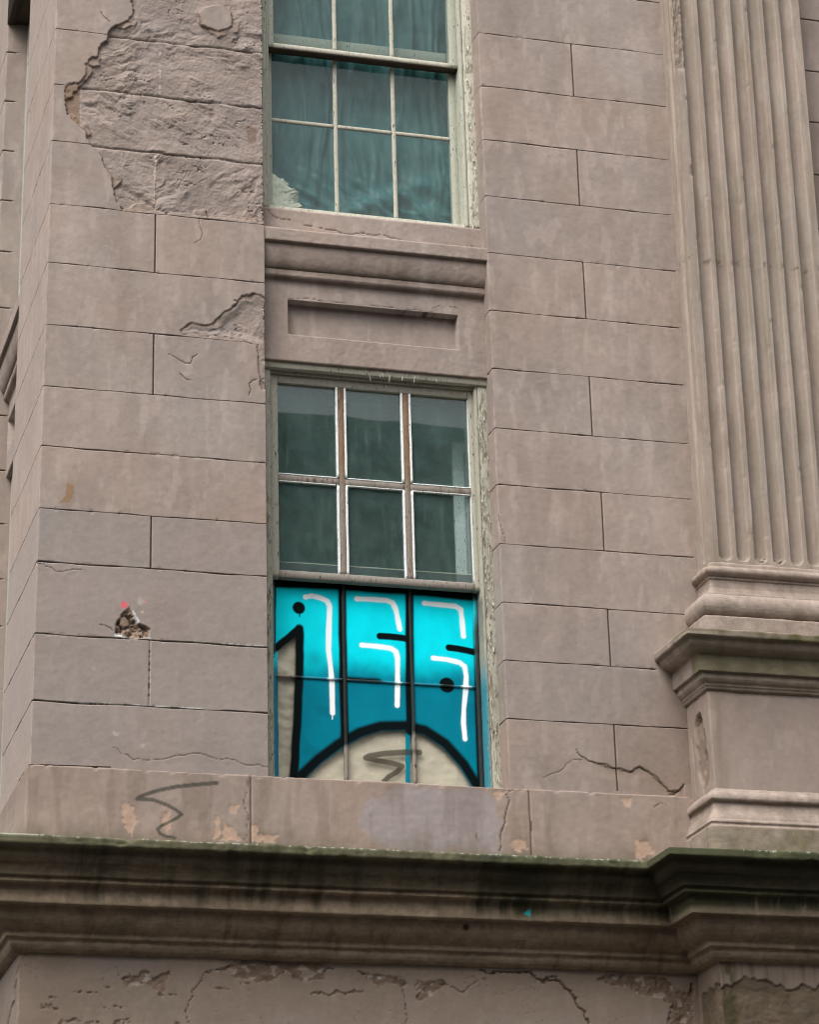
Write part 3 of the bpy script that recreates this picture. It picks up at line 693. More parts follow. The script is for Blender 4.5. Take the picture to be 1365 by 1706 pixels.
# --- wall below the cornice down to the pavement
ZB = .3663
def o7(p): return WP(p, 0, 0, 1250, Z7)
def oc(p): return WP(p, 0, 420, 1250, ZB)
def orr(p): return WP(p, 0, 905, 1306, .337)
SPL = [o7([(548, 1035), (590, 1015), (625, 1030), (635, 1000), (668, 990), (690, 1030), (720, 1025), (770, 1005), (772, 1035), (745, 1060), (755, 1090), (735, 1118), (722, 1105), (690, 1075), (650, 1060), (610, 1068), (570, 1068)]),
       o7([(965, 1000), (1040, 985), (1095, 950), (1200, 945), (1365, 955), (1480, 960), (1480, 1040), (1365, 1045), (1290, 1010), (1250, 1050), (1180, 1055), (1080, 1040), (1010, 1000)]),
       oc([(155, 985), (270, 975), (290, 1010), (265, 1050), (225, 1050), (185, 1035)]), oc([(480, 1000), (560, 1015), (660, 1025), (705, 1060), (685, 1075), (640, 1060), (560, 1060), (520, 1035)]),
       oc([(740, 1055), (800, 1045), (860, 1040), (885, 1055), (860, 1085), (820, 1110), (770, 1135), (740, 1135), (760, 1100)]),
       orr([(262, 970), (300, 945), (330, 940), (470, 950), (560, 948), (600, 955), (640, 990), (690, 1030), (720, 1035), (745, 960), (750, 1190), (745, 1260), (640, 1260), (620, 1160), (640, 1090), (600, 1075), (580, 1050), (500, 1048), (460, 1025), (430, 1000), (330, 990)])]
CR_B = [(oc([(1030, 998), (1130, 1002), (1230, 1003), (1270, 1015), (1300, 1040), (1328, 1056), (1350, 1030), (1385, 1030)]), .0045, .012), (orr([(0, 972), (15, 955), (60, 968), (110, 1010), (160, 1060), (200, 1130), (232, 1190)]), .0048, .012),
        (o7([(1095, 948), (1040, 985), (965, 1000), (915, 1035), (880, 1090), (860, 1150), (855, 1245)]), .002, .005),
        (oc([(330, 1000), (375, 995)]), .004, .008), (oc([(270, 1110), (350, 1115), (420, 1105), (500, 1100)]), .0035, .006), (oc([(860, 1060), (920, 1085), (965, 1100), (1010, 1060), (1060, 1045)]), .0018, .005), (oc([(690, 1060), (695, 1200), (700, 1245)]), .0014, .003)]
PITS = [([(475, 1075), (500, 1078)], .006), ([(190, 1165), (225, 1160), (258, 1170)], .013), ([(232, 1125), (262, 1118)], .008), ([(275, 1235), (330, 1225), (370, 1225)], .010), ([(395, 1240), (445, 1235)], .010), ([(525, 1240), (580, 1225)], .013), ([(340, 1098), (440, 1100)], .005), ([(520, 1162), (552, 1166)], .006), ([(770, 1110), (800, 1112)], .006), ([(980, 1080), (1030, 1085)], .007), ([(1095, 1060), (1130, 1060)], .006), ([(480, 1170), (500, 1175)], .005), ([(800, 1240), (812, 1242)], .008)]
def rel_lw(c):
    x, z = c['X'], c['Z']; fr = np.abs(c['Y']) < .004; side = (c['S'] < 3.995)
    m = np.zeros_like(x)
    for i, q in enumerate(SPL):
        d = dpoly(x, z, jag(np.vstack([q, q[:1]]), .006, 2, 60 + i)[:-1]) + .008 * fbm(x * 40, z * 40, 601 + i, 3); m = np.maximum(m, 1 - ss(-.003, .0015, d))
    m = m * fr
    out = (c['Y'] < -.02)                                            # forward pier under the pilaster
    edge = 4.085 + .035 * fbm(c['S'] * 5, c['S'] * 0, 611, 4) + .02 * fbm(c['S'] * 20, c['S'] * 0, 612, 3)
    pm = out * (1 - ss(-.003, .002, z - edge)) * (1 if True else 0)
    pm = np.where((c['S'] < 4.0 + XD0 + 1.066 + DP), pm * ss(4.10, 4.09, z), pm)
    wb = .010; cD, cM = crackset(x + wb * fbm(x * 28, z * 28, 613, 3), z + wb * fbm(x * 28 + 5, z * 28, 614, 3), CR_B)
    rg = fbm(x * 46, z * 70, 616, 4, .6)
    for p, w in PITS:
        d, _ = dline(x, z, o7(p), .06); cM = np.maximum(cM, ss(.74, .98, np.exp(-(d / (w * 1.2)) ** 2) + .6 * rg) * .8); 
    cD = np.maximum(cD, cM * .006)
    sd_ = dline(c['Y'], z, jag([(.02, 4.12), (.12, 4.05), (.10, 4.00), (.3, 3.9), (.28, 3.85), (.5, 3.75)], .02, 3, 5))[0]
    sc = (1 - ss(.004, .012, sd_)) * side
    pit = ss(.62, .85, fbm(x * 60, z * 60, 605, 3)) * ss(.15, .5, fbm(x * 3, z * 4, 606, 2)) * fr * .004
    rough = .008 + .006 * fbm(x * 18, z * 22, 607, 4) + .003 * fbm(x * 55, z * 60, 608, 3)
    _cache['B'] = (m, pm, np.maximum(cM * fr, sc), pit)
    return undul(c, 8) * 1.6 + arris(c) + m * rough + pm * (.010 + .004 * fbm(c['S'] * 10, z * 12, 609, 4) + .002 * fbm(c['S'] * 40, z * 45, 615, 3)) + cD * fr + sc * .015 + pit
def col_lw(c):
    x, z, s = c['X'], c['Z'], c['S']; m, pm, cM, pit = _cache['B']; C = stucco(c, 41)
    C = mixc(C, .65 + 0 * x, np.array(L(124, 108, 91)))
    C = mixc(C, ss(0, .6, fbm(s * 2.5, z * 3, 621, 4)) * .4, np.array(L(138, 128, 121)))
    C = mixc(C, m * .8, np.array(L(112, 94, 78)) * (1 + .25 * fbm(x * 25, z * 25, 622, 3))[..., None])
    wh = m * ss(.25, .45, fbm(x * 16, z * 20, 623, 3)); C = mixc(C, wh * .6, np.array(L(178, 166, 154)))
    C = mixc(C, pm * .8, np.array(L(92, 80, 62)) * (1 + .35 * fbm(s * 9, z * 11, 624, 4))[..., None])
    out = (c['Y'] < -.02) * 1.
    sc = 4.0 + XD0 + 1.066 + DP
    mo = np.exp(-((s - sc - .04 - .02 * fbm(z * 6, s * 0, 627, 3)) / .035) ** 2) * out * ss(-.5, .3, fbm(s * 20, z * 6, 628, 3)); C = mixc(C, np.clip(mo + .25 * out * ss(0, .5, fbm(s * 7, z * 3, 625, 4)), 0, 1) * .8, np.array(L(62, 58, 34)))
    run = ss(.1, .5, fbm(s * 28, z * 1.2, 626, 4)) * out * ss(4.02, 4.17, z); C = mixc(C, run * .5, np.array(L(84, 72, 60)))
    C = mixc(C, cM * .7, np.array(L(76, 61, 51))); C = mixc(C, (pit > .002) * .3, np.array(L(80, 64, 54)))
    return C
pathB = make_path([(-1.066, 4.0), (-1.066, 0), (XD0, 0), (XD0, -DP), (XD1, -DP), (XD1, 0), (4.3, 0)], [.03, .0052, .006, .006, .05, .05])
rowsB = [(z, 0) for z in np.arange(4.2, 3.45, -.005)] + [(z, 0) for z in np.linspace(3.44, 0, 12)]
surf('wall', pathB, rowsB, M_STUCCO, BLD, rel_lw, col_lw)

# ------------------------------------------------------------------ pilaster
PIL = empty('pilaster', (2.48, 0, 4.6)); PIL.parent = BLD
PIL['label'] = 'fluted pilaster on a moulded base and pedestal'
XS0, XS1, DS = 2.122, 2.838, .150
per = .0915; fw = .031
flc = [.054 + fw + per * k for k in range(7)]          # flute centres along the front
ZF0 = 6.142
def shaft_path():
    P = []
    def seg(a, b, n):
        for q in np.linspace(0, 1, n, endpoint=False): P.append((a[0] + (b[0] - a[0]) * q, a[1] + (b[1] - a[1]) * q))
    return make_path([(XS0, .06), (XS0, -DS), (XS1, -DS), (XS1, .06)], [.004, .004, .012], eps=.003)
pathS = shaft_path()
def rel_sh(c):
    s, z = c['S'], c['Z']; D = np.zeros_like(s); sf = s - (.06 + DS)
    zend = (z - ZF0)
    for k, f in enumerate(flc):
        u = (sf - f) / fw; e = np.clip(-(zend - fw) / fw, 0, 1.2)
        r2 = u ** 2 + np.where(zend < fw, e ** 2, 0)
        D = np.maximum(D, np.sqrt(np.clip(1 - r2, 0, 1)) ** .65 * .042 * (zend > 0))
        rub = ss(.0, .4, fbm(s * 40, z * 40, 700 + k, 3)) * .012 * (np.abs(u) < .8) * (zend > 0) * (zend < .035) * (k in (1, 2, 3)); D = D - rub
    us = (s - .06 - .085) / .020; e = np.clip(-(zend - .02) / .02, 0, 1.2); r2 = us ** 2 + np.where(zend < .02, e ** 2, 0)
    D = np.maximum(D, np.sqrt(np.clip(1 - r2, 0, 1)) * .013 * (zend > 0))
    # rubbed, broken arris high up on the left
    br = ss(8.74, 8.80, z + .05 * fbm(z * 9, s * 0, 711, 3)) * (np.abs(sf - .02) < .045); D = D + br * (.007 + .005 * fbm(s * 45, z * 16, 712, 5, .6))
    ch = (ss(.35, .6, fbm(z * 7, s * 0 + 3, 713, 3))) * np.exp(-((sf - .052) / .01) ** 2) * .008 * (z > 7.9)
    for k, f in enumerate(flc):
        for e_ in (-1, 1):
            q = np.abs(sf - f - e_ * (fw + .003)); nk = ss(.35, .85, fbm(z * 9 + 7 * k, z * 0 + e_, 716, 4)) * (1 - ss(.004, .011, q)) * (zend > .05); ch = np.maximum(ch, nk * .0035)
    _cache['F'] = (br, ch)
    wig = fbm(s * 0 + np.round(sf / per), z * 2.2, 714, 3) * .0016
    return D + undul(c, 9) + ch + wig + arris(c, .004, 5)
def col_sh(c):
    s, z = c['S'], c['Z']; br, ch = _cache['F']; C = stucco(c, 51)
    C = mixc(C, .35 + 0 * s, np.array(L(154, 143, 128)))
    C = mixc(C, ss(.0, .6, fbm(s * 25, z * 1.4, 721, 4)) * .35, np.array(L(128, 115, 96)))
    C = mixc(C, ss(.3, .6, fbm(s * 20, z * 3.5, 722, 3)) * .3, np.array(L(170, 160, 148)))
    C = mixc(C, ss(.05, .7, fbm(s * 34, z * .8, 725, 4) + .4 * fbm(s * 3, z * .7, 726, 2)) * .22, np.array(L(110, 97, 78)))
    C = mixc(C, br * ss(.1, .4, fbm(s * 40, z * 30, 723, 3)) * .5, np.array(L(120, 98, 82)))
    d = np.exp(-((z - 7.73) / .02) ** 2) * ss(.2, .4, fbm(s * 30, z * 30, 724, 3)); C = mixc(C, d * .6, np.array(L(84, 74, 62)))
    return C
surf('shaft', pathS, [(z, 0) for z in np.linspace(11.0, 9.45, 8)] + rows_dense(6.12, 9.4, .0075)[:-16] + [(z, 0) for z in np.arange(6.235, 6.118, -.003)], M_STUCCO, PIL, rel_sh, col_sh)

def mould(name, x0, x1, d, prof, seed, step=.006, moss=None, ds=.01):
    pth = make_path([(x0, .06), (x0, -d), (x1, -d), (x1, .06)], [ds, ds, .03], eps=.004)
    def rel(c): return fbm(c['S'] * 9, c['T'] * 9, 730 + seed, 4) * .0022 + fbm(c['S'] * 50, c['T'] * 50, 731 + seed, 2) * .0008 + arris(c, .003, seed)
    def colr(c):
        C = stucco(c, 60 + seed); C = mixc(C, .3 + 0 * c['S'], np.array(L(148, 134, 120)))
        C = mixc(C, ss(.0, .6, fbm(c['S'] * 9, c['T'] * 3, 735 + seed, 4)) * .3, np.array(L(114, 100, 84)))
        if moss is not None:
            k = np.clip(moss(c), 0, 1); C = mixc(C, k, np.array(L(98, 93, 66)) * (1 + .25 * fbm(c['S'] * 14, c['T'] * 6, 736, 4))[..., None])
        return C
    return surf(name, pth, rows_profile(prof, step), M_STONE, PIL, rel, colr)
base = [(-.005, 6.135), (.0, 6.128), (.006, 6.122), (.008, 6.104)] + arc((.014, 6.077), .026, 78, -88, 9, .024) + [(.016, 6.050), (.018, 6.040), (.012, 6.037)] + [(.012, 6.02), (.014, 5.995), (.022, 5.975), (.028, 5.962), (.028, 5.955)] + arc((.045, 5.894), .041, 85, -88, 11, .056) + [(.050, 5.836), (.078, 5.833), (.081, 5.829), (.083, 5.70)]
mould('base', XS0, XS1, DS, base, 1)
cap = [(-.20, 5.735), (.140, 5.700), (.148, 5.697), (.149, 5.692), (.147, 5.668), (.142, 5.662), (.126, 5.659)] + [(.124, 5.652), (.119, 5.640), (.110, 5.627), (.098, 5.617), (.086, 5.611), (.078, 5.608), (.066, 5.606), (.063, 5.602), (.061, 5.525), (.058, 5.521), (.048, 5.522), (.044, 5.520)] + [(.044, 5.508), (.042, 5.495), (.034, 5.482), (.024, 5.473), (.022, 5.465), (.017, 5.462), (.014, 5.452), (.006, 5.446), (-.03, 5.444)]
mould('pedestal_cap', 2.016, 2.944, .278, cap, 2, moss=lambda c: (.75 * ss(5.655, 5.665, c['Z']) * ss(-.3, .3, fbm(c['S'] * 5, c['T'] * 3, 737, 3)) + .45 * ss(5.515, 5.53, c['Z']) * ss(5.606, 5.60, c['Z']) + .3) * (c['Y'] < -.25))
def rel_ped(c):
    d = dpoly(c['Y'], c['Z'], [(-.09, 5.33), (-.12, 5.37), (-.175, 5.36), (-.21, 5.22), (-.225, 5.10), (-.20, 5.02), (-.14, 5.00), (-.095, 5.10)]) + .012 * fbm(c['Y'] * 30, c['Z'] * 14, 741, 3)
    m = (1 - ss(-.004, .003, d)) * (c['S'] < .33); _cache['D'] = m
    cl, _ = dline(c['Y'], c['Z'], jag([(-.03, 5.32), (-.045, 5.2), (-.05, 5.05), (-.04, 4.98)], .006, 2, 9)); cm = (1 - ss(.002, .005, cl)) * (c['S'] < .33)
    return undul(c, 10) + arris(c, .006, 7) + m * (.014 + .014 * ss(-.02, -.05, d) * np.clip(.5 + fbm(c['Y'] * 30, c['Z'] * 12, 742, 3), 0, 1) + .018 * ss(5.30, 5.36, c['Z'])) + cm * .01
def col_ped(c):
    C = stucco(c, 71); C = mixc(C, .35 + 0 * c['S'], np.array(L(132, 117, 107))); C = mixc(C, _cache['D'] * .7, np.array(L(118, 102, 88)) * (1 + .3 * fbm(c['Y'] * 40, c['Z'] * 14, 743, 3))[..., None])
    st = np.exp(-((c['S'] - .06 - .278 - .045) / .03) ** 2) * (.5 + .5 * fbm(c['S'] * 30, c['Z'] * 3, 744, 3)) * (c['Z'] > 4.95); C = mixc(C, np.clip(st, 0, 1) * .5, np.array(L(112, 98, 78)))
    return C
surf('pedestal', make_path([(2.016, .06), (2.016, -.278), (2.944, -.278), (2.944, .06)], [.006, .009, .03]), [(z, 0) for z in np.arange(5.46, 4.95, -.008)], M_STUCCO, PIL, rel_ped, col_ped)
pb = [(-.004, 4.984), (.004, 4.976), (.012, 4.966), (.028, 4.952), (.034, 4.940), (.035, 4.926), (.030, 4.917), (.018, 4.915), (.016, 4.908), (.017, 4.895), (.022, 4.872), (.030, 4.852), (.036, 4.838), (.039, 4.826), (.045, 4.820), (.046, 4.812), (.041, 4.806), (.042, 4.798), (.050, 4.794), (.052, 4.788), (.054, 4.60)]
mould('pedestal_base', 2.016, 2.944, .278, pb, 3, moss=lambda c: ss(4.80, 4.785, c['Z']) * (.55 + .3 * fbm(c['S'] * 6, c['Z'] * 6, 738, 3)) * (c['Y'] < -.27))

# ------------------------------------------------------------------ windows
def wtop(name, loc, label):
    w = empty(name, loc); w.parent = BLD; w.location = Vector(loc); w['label'] = label; return w
SAGE = np.array(L(166, 163, 148)); PALE = np.array(L(172, 173, 158)); CREAM = np.array(L(188, 184, 168)); GREYW = np.array(L(138, 130, 120)); PUTTY = np.array(L(226, 230, 228)); TANW = np.array(L(132, 104, 80))

def flakes(mb, xr, y, zr, n, seed, cols):
    """curls of lifting paint"""
    r = random.Random(seed)
    for i in range(n):
        x, z = r.uniform(*xr), r.uniform(*zr); w, h = r.uniform(.003, .008), r.uniform(.012, .055); lift = r.uniform(.002, .011); th = r.uniform(-.25, .25); fl = r.choice((-1, 1))
        V = []
        for a in range(4):
            for b in range(3):
                u = (b / 2 - .5) * w * (1 - .5 * (a / 3) ** 2); v = (a / 3) * h
                d = lift * (a / 3) ** 1.6 + .002 * (b / 2 - .5) ** 2
                V.append((x + u * math.cos(th) - v * math.sin(th) * .5, y - .0006 - d, z - fl * v))
        F = grid_faces(4, 3)
        mb.add(V, F, np.array(r.choice(cols)) * r.uniform(.8, 1.15))

# ---- upper window
UW = wtop('window', (.55, .15, 7.9), 'upper sash window with teal sheeting behind its panes')
f = MB()
f.bar(-.03, .042, .118, .30, 7.90, 9.80, PALE, seed=1); f.bar(.042, .056, .128, .30, 7.90, 9.80, PALE * .96, bev=.005, seed=2)
f.bar(1.078, 1.15, .112, .30, 7.90, 9.80, CREAM, bev=.006, wob=.002, seed=3); f.bar(1.056, 1.078, .124, .30, 7.905, 9.80, PALE, bev=.006, wob=.0015, seed=4)
f.bar(-.02, 1.14, .117, .30, 9.74, 9.86, PALE, seed=5); f.bar(-.02, 1.14, .140, .30, 7.86, 7.927, CREAM * .95, seed=6)
flakes(f, (1.08, 1.118), .1115, (7.93, 9.0), 110, 3, [CREAM, PALE, L(205, 205, 190)]); flakes(f, (.0, .04), .118, (7.93, 9.0), 25, 4, [PALE, L(190, 190, 175)])
f.build('frame', M_FRAME, UW)
def sash(name, win, xs, zs, mx, mz, y0, dep, glass_y, rails, mat, cols, mw=.020, mh=.020, putty=False, paint=None, topc=1., under_shade=False):
    """a six-pane sash: stiles, rails, glazing bars"""
    x0, x1, ist = xs; z0, z1 = zs; rb, rt = rails; st, ml, hz = cols
    b = MB()
    b.bar(x0, x0 + ist[0], y0, y0 + dep, z0, z1, st, seed=11); b.bar(x1 - ist[1], x1, y0, y0 + dep, z0, z1, st, seed=12)
    b.bar(x0 + ist[0] - .002, x1 - ist[1] + .002, y0 + .002, y0 + dep, z0, z0 + rb, hz, seed=13)
    b.bar(x0 + ist[0] - .002, x1 - ist[1] + .002, y0 + .002, y0 + dep, z1 - rt, z1, st * topc, seed=14)
    if under_shade: b.bar(x0 + .002, x1 - .002, y0 + .006, y0 + dep + .004, z0 - .005, z0 + .001, L(66, 54, 42), bev=.001, seed=15)  # dark strip below the rail paints in the shade of its underside
    o = b.build(name, mat, win, paint)
    g = MB()
    for i, x in enumerate(mx): g.bar(x - mw / 2, x + mw / 2, y0 + .006, glass_y + .012, z0 + rb - .004, z1 - rt + .004, ml, bev=.004, wob=.0012, seed=21 + i)
    for i, z in enumerate(mz):
        xs_ = [x0 + ist[0] - .003] + list(mx) + [x1 - ist[1] + .003]
        for k, (a, c_) in enumerate(zip(xs_, xs_[1:])):
            e0 = mw / 2 - .002 if k else 0; e1 = mw / 2 - .002 if k < len(xs_) - 2 else 0
            g.bar(a + e0, c_ - e1, y0 + .008, glass_y + .012, z - mh / 2, z + mh / 2, hz, bev=.003, wob=.0008, seed=31 + i + k)
    return o, g
def pane(name, win, x0, x1, z0, z1, y, mat, paint=None, step=.05):
    nx = max(2, int((x1 - x0) / step)); nz = max(2, int((z1 - z0) / step))
    X, Z = np.meshgrid(np.linspace(x0, x1, nx), np.linspace(z0, z1, nz), indexing='ij')
    V = np.stack([X, 0 * X + y, Z], -1).reshape(-1, 3)
    if paint is not None:
        Q = V.copy(); Q[:, 0] = warp_x(Q[:, 0], Q[:, 2]); C, A = paint(Q, None)
    else: C, A = np.ones((len(V), 3)), np.zeros(len(V))
    return link(name, V, grid_faces(nx, nz), mat, win, C, A)
o, g = sash('sash', UW, (.050, 1.060, (.038, .045)), (8.812, 9.76), (.4095, .7105), (9.27,), .150, .055, .168, (.026, .04), M_SASH, (PALE, CREAM, CREAM), under_shade=True)
g.build('glazing_bars', M_SASH, UW)
pane('glass', UW, .085, 1.02, 8.83, 9.73, .168, M_GLASS_D)
o, g = sash('sash', UW, (.053, 1.060, (.036, .040)), (7.915, 8.925), (.4205, .7245), (8.440,), .207, .042, .220, (.044, .075), M_SASH, (PALE, CREAM, CREAM * .9), mw=.021, mh=.019, topc=.55)
g.build('glazing_bars', M_SASH, UW)
pane('glass', UW, .085, 1.025, 7.955, 8.86, .220, M_GLASS_D)

# ---- lower window
def soft(d, r, s): return 1 - ss(r - s, r + s, d)
Z4 = .337; PLY = .20
def o4(p): return WP(p, PLY, 420, 920, Z4)
def circ(x, z, px, py, r):
    cx, cz = W(420 + px * Z4, 920 + py * Z4, PLY); return np.hypot(x - cx, z - cz) - r * Z4 * .00292
GU = .00292 * Z4
ARCH = o4([(150, 1190), (235, 1110), (330, 1020), (430, 945), (540, 885), (640, 855), (760, 852), (860, 875), (960, 940), (1050, 1040), (1125, 1160), (1150, 1230)])
BEL = o4([(200, 1250), (270, 1110), (350, 1035), (450, 962), (550, 903), (645, 874), (760, 872), (855, 893), (950, 960), (1028, 1050), (1095, 1160), (1130, 1250)])
BEIGE_L = o4([(90, 470), (240, 380), (238, 600), (222, 900), (200, 1130), (196, 1250), (90, 1250)])
WSTR = [(o4([(268, 216), (300, 210), (345, 222), (375, 236), (388, 262), (384, 370), (382, 480), (392, 560), (399, 640), (402, 790)]), 12.5),
        (o4([(522, 225), (600, 228), (670, 233), (700, 245), (716, 280), (726, 330), (735, 375)]), 12.5), (o4([(547, 454), (620, 460), (690, 470), (716, 486), (724, 520), (724, 640), (722, 752)]), 12.5),
        (o4([(857, 247), (930, 254), (1010, 262), (1036, 278), (1042, 320), (1050, 410)]), 12.5), (o4([(900, 518), (970, 526), (1030, 540), (1056, 560), (1064, 610), (1060, 690), (1052, 770), (1050, 840), (1058, 918)]), 12.)]
BSTR = [([(80, 500), (130, 462), (190, 412), (236, 374)], 17, 4), ([(238, 372), (240, 500), (232, 700), (222, 900), (208, 1120), (205, 1250)], 21, 6), ([(636, 410), (700, 414), (770, 424)], 17, 3), ([(978, 467), (1040, 476), (1125, 496)], 17, 3), ([(470, 622), (560, 628), (632, 632)], 12, 10),
        ([(448, 60), (450, 400), (456, 700), (460, 925)], 20, 6), ([(782, 60), (782, 400), (784, 700), (786, 880)], 21, 6), ([(1122, 60), (1118, 400), (1128, 800), (1140, 1250)], 21, 7), ([(112, 60), (108, 300), (104, 500)], 12, 4)]
GTAG = o4([(832, 985), (760, 984), (660, 990), (585, 1002), (566, 1012), (620, 1024), (700, 1038), (748, 1052), (720, 1082), (680, 1105), (655, 1130)])
BLACK = np.array(L(4, 14, 16)); CY = np.array(L(0, 224, 240)); TE = np.array(L(0, 122, 144)); OLIVE = np.array(L(58, 54, 44))
def graffiti(Q, C0, alpha0=0.0):
    """spray paint: returns albedo and cover"""
    x, z = Q[:, 0], Q[:, 2]
    zt = W(600, 1050, PLY)[1]
    px = 0
    wv = fbm(x * 4, z * 4, 801, 4); low = fbm(x * 9, z * 7, 802, 4)
    _, zg = W(560, 920 + 555 * Z4, PLY)
    k = ss(zg + .10, zg - .09, z + .045 * wv + .02 * np.sin(x * 5))
    C = mixc(np.broadcast_to(CY, (len(x), 3)) * (1 + .07 * low)[:, None], k, TE * (1 + .14 * low)[:, None] if False else np.array(TE))
    C = C * (1 + .08 * low * k)[:, None]
    C = mixc(C, ss(.25, .6, fbm(x * 6 + 4, z * 6, 803, 3)) * .30 * k, np.array(L(6, 84, 108)))
    sm = np.clip(soft(circ(x, z, 310, 520, 40), 0, .05) * .55 + soft(circ(x, z, 880, 560, 30), 0, .05) * .3 + soft(circ(x, z, 590, 420, 20), 0, .04) * .2, 0, 1); C = mixc(C, sm * (.6 + .4 * low), np.array(L(8, 70, 82)))
    A = np.ones(len(x))
    # unsprayed glass
    db = dpoly(x, z, BEL); A = A * (1 - soft(db, 0, .012))
    dl = dpoly(x, z, BEIGE_L) + .006 * low; xl = o4([(132, 800)])[0, 0]; A = A * (1 - soft(dl, 0, .012) * ss(xl - .004, xl + .004, x + .003 * low))
    ts = dpoly(x, z, o4([(764, 888), (786, 888), (786, 1250), (764, 1250)])); A = np.maximum(A, soft(ts, 0, .002))
    def lay(m, col):
        nonlocal C, A
        A2 = A + m - A * m; C = (C * (A * (1 - m))[:, None] + np.asarray(col) * m[:, None]) / np.maximum(A2, 1e-4)[:, None]; A = A2
    d, t = dline(x, z, ARCH, .3); lay(soft(d, 25 * GU, 10 * GU), BLACK * 1.15)
    for p, w, s in BSTR:
        d, t = dline(x, z, jag(o4(p), .003, 2, 5), .3); lay(soft(d, w * GU, s * GU), BLACK)
    top = np.interp(x, *o4([(100, 168), (450, 184), (760, 206), (1120, 238)]).T); lay(ss(-.006, .008, z - top + .004 * wv), BLACK)
    for px_, py_, r in ((235, 270, 31), (968, 652, 38)): lay(soft(circ(x, z, px_, py_, r), 0, .004), BLACK)
    d, t = dline(x, z, o4([(238, 290), (239, 312)])); lay(soft(d, 3 * GU, 2 * GU), BLACK)
    sp_ = fbm(x * 160, z * 160, 861, 2)
    for p, w in WSTR:
        d, t = dline(x, z, p, .3); lay(np.clip(.16 - d / (w * GU * 14), 0, .12) * ss(.1, .5, sp_), np.array(L(210, 235, 238))); lay(soft(d, w * GU * (1 + .16 * pn(t * 6, t * 0, 7) + .05 * pn(t * 40, t * 0, 8)), 2.6 * GU) * .98, np.array(L(246, 253, 253)))
    d, t = dline(x, z, o4([(402, 795), (401, 820)])); lay(soft(d, 2.5 * GU, 2 * GU), np.array(L(240, 250, 250)))
    d, t = dline(x, z, GTAG, .3); m = soft(d, 11.5 * GU * (1 + .25 * (1 - t)), 3 * GU) * .80; lay(m, OLIVE)
    return C, A
def spray_on(Q, C0):
    C, A = graffiti(Q, C0); A = A * .96
    return C0 * (1 - A[:, None]) + C * A[:, None], None
LW = wtop('window', (.55, .15, 5.01), 'lower sash window whose bottom sash is sprayed turquoise with black outlines and white strokes')
f = MB(); S2 = SAGE
f.bar(-.03, .048, .120, .30, 4.99, 7.11, S2, seed=51, wob=.0015); f.bar(.048, .056, .130, .30, 4.99, 7.09, S2 * .9, bev=.003, seed=52)
f.bar(1.082, 1.15, .115, .30, 4.99, 7.11, S2, bev=.005, seed=53, wob=.002); f.bar(1.066, 1.0815, .119, .30, 4.99, 7.11, S2 * .96, bev=.003, seed=58, wob=.001)
f.bar(-.02, 1.14, .104, .30, 7.050, 7.16, S2 * 1.1, bev=.004, seed=54); f.bar(-.02, 1.14, .135, .30, 7.036, 7.06, S2 * .9, bev=.003, seed=57)
f.bar(-.02, 1.14, .230, .30, 4.98, 5.05, GREYW, seed=55)
wtc = [S2 * 1.1, S2, S2 * .9, L(186, 182, 168), L(140, 128, 110)]
flakes(f, (1.084, 1.118), .1145, (5.05, 6.99), 170, 8, wtc); flakes(f, (1.078, 1.088), .1142, (5.3, 6.9), 60, 9, wtc); flakes(f, (.0, .046), .1195, (5.05, 6.6), 130, 10, wtc); flakes(f, (.5, 1.05), .104, (7.058, 7.085), 22, 12, wtc)
def frame_spray(Q, C0):
    x, z = Q[:, 0], Q[:, 2]
    zz = W(800, 1130, .12)[1]
    m = ss(1.0835, 1.079, x + .003 * fbm(z * 12, x * 0, 851, 3)) * ss(zz + .15, zz - .05, z) * (x > .9) * ss(5.96, 5.9, z)
    C = mixc(C0, m * .9, np.array(L(10, 128, 146)))
    m2 = ss(1.074, 1.068, x) * (x > .9) * ss(5.99, 5.95, z); C = mixc(C, m2 * .85 * (1 - m * .5), BLACK)
    red = (x < .03) * ss(.2, .5, fbm(z * 5, x * 0, 852, 3)) * ss(5.75, 5.7, z) * .6; C = mixc(C, red, np.array(L(120, 66, 52)))
    return C, None
f.build('frame', M_FRAME, LW, frame_spray)
o, g = sash('sash', LW, (.050, 1.072, (.041, .030)), (6.012, 7.045), (.404, .727), (6.513,), .150, .048, .170, (.036, .050), M_SASH, (SAGE, TANW, GREYW), mw=.030, mh=.034)
g.build('glazing_bars', M_BARE, LW, lambda Q, C: (C * (1 - (ss(6.62, 6.45, Q[:, 2]) * .75)[:, None]) + GREYW * (ss(6.62, 6.45, Q[:, 2]) * .75)[:, None], None))
b = MB()                                              # bright putty beads round the panes
for i, x in enumerate((.404, .727)):
    for s_ in (-1, 1):
        for z0, z1 in ((6.044, 6.492), (6.533, 6.998)):
            b.bar(x + s_ * .0205 - .0055, x + s_ * .0205 + .0055, .1535, .172, z0, z1, PUTTY, bev=.002, wob=.001, seed=60 + i)
for a, c_ in ((.090, .386), (.422, .709), (.745, 1.045)):
    b.bar(a, c_, .156, .172, 6.5285, 6.535, PUTTY, bev=.002, seed=70); b.bar(a, c_, .156, .172, 6.4915, 6.498, PUTTY * .8, bev=.002, seed=71); b.bar(a, c_, .158, .172, 6.042, 6.050, PUTTY * .95, bev=.002, seed=72)
b.bar(.0885, .0935, .158, .172, 6.05, 6.99, PUTTY * .9, bev=.0015, seed=73); b.bar(1.038, 1.044, .158, .172, 6.05, 6.99, PUTTY * .9, bev=.0015, seed=74)
b.build('putty', M_SASH, LW)
pane('glass', LW, .085, 1.05, 6.03, 7.01, .170, M_GLASS)
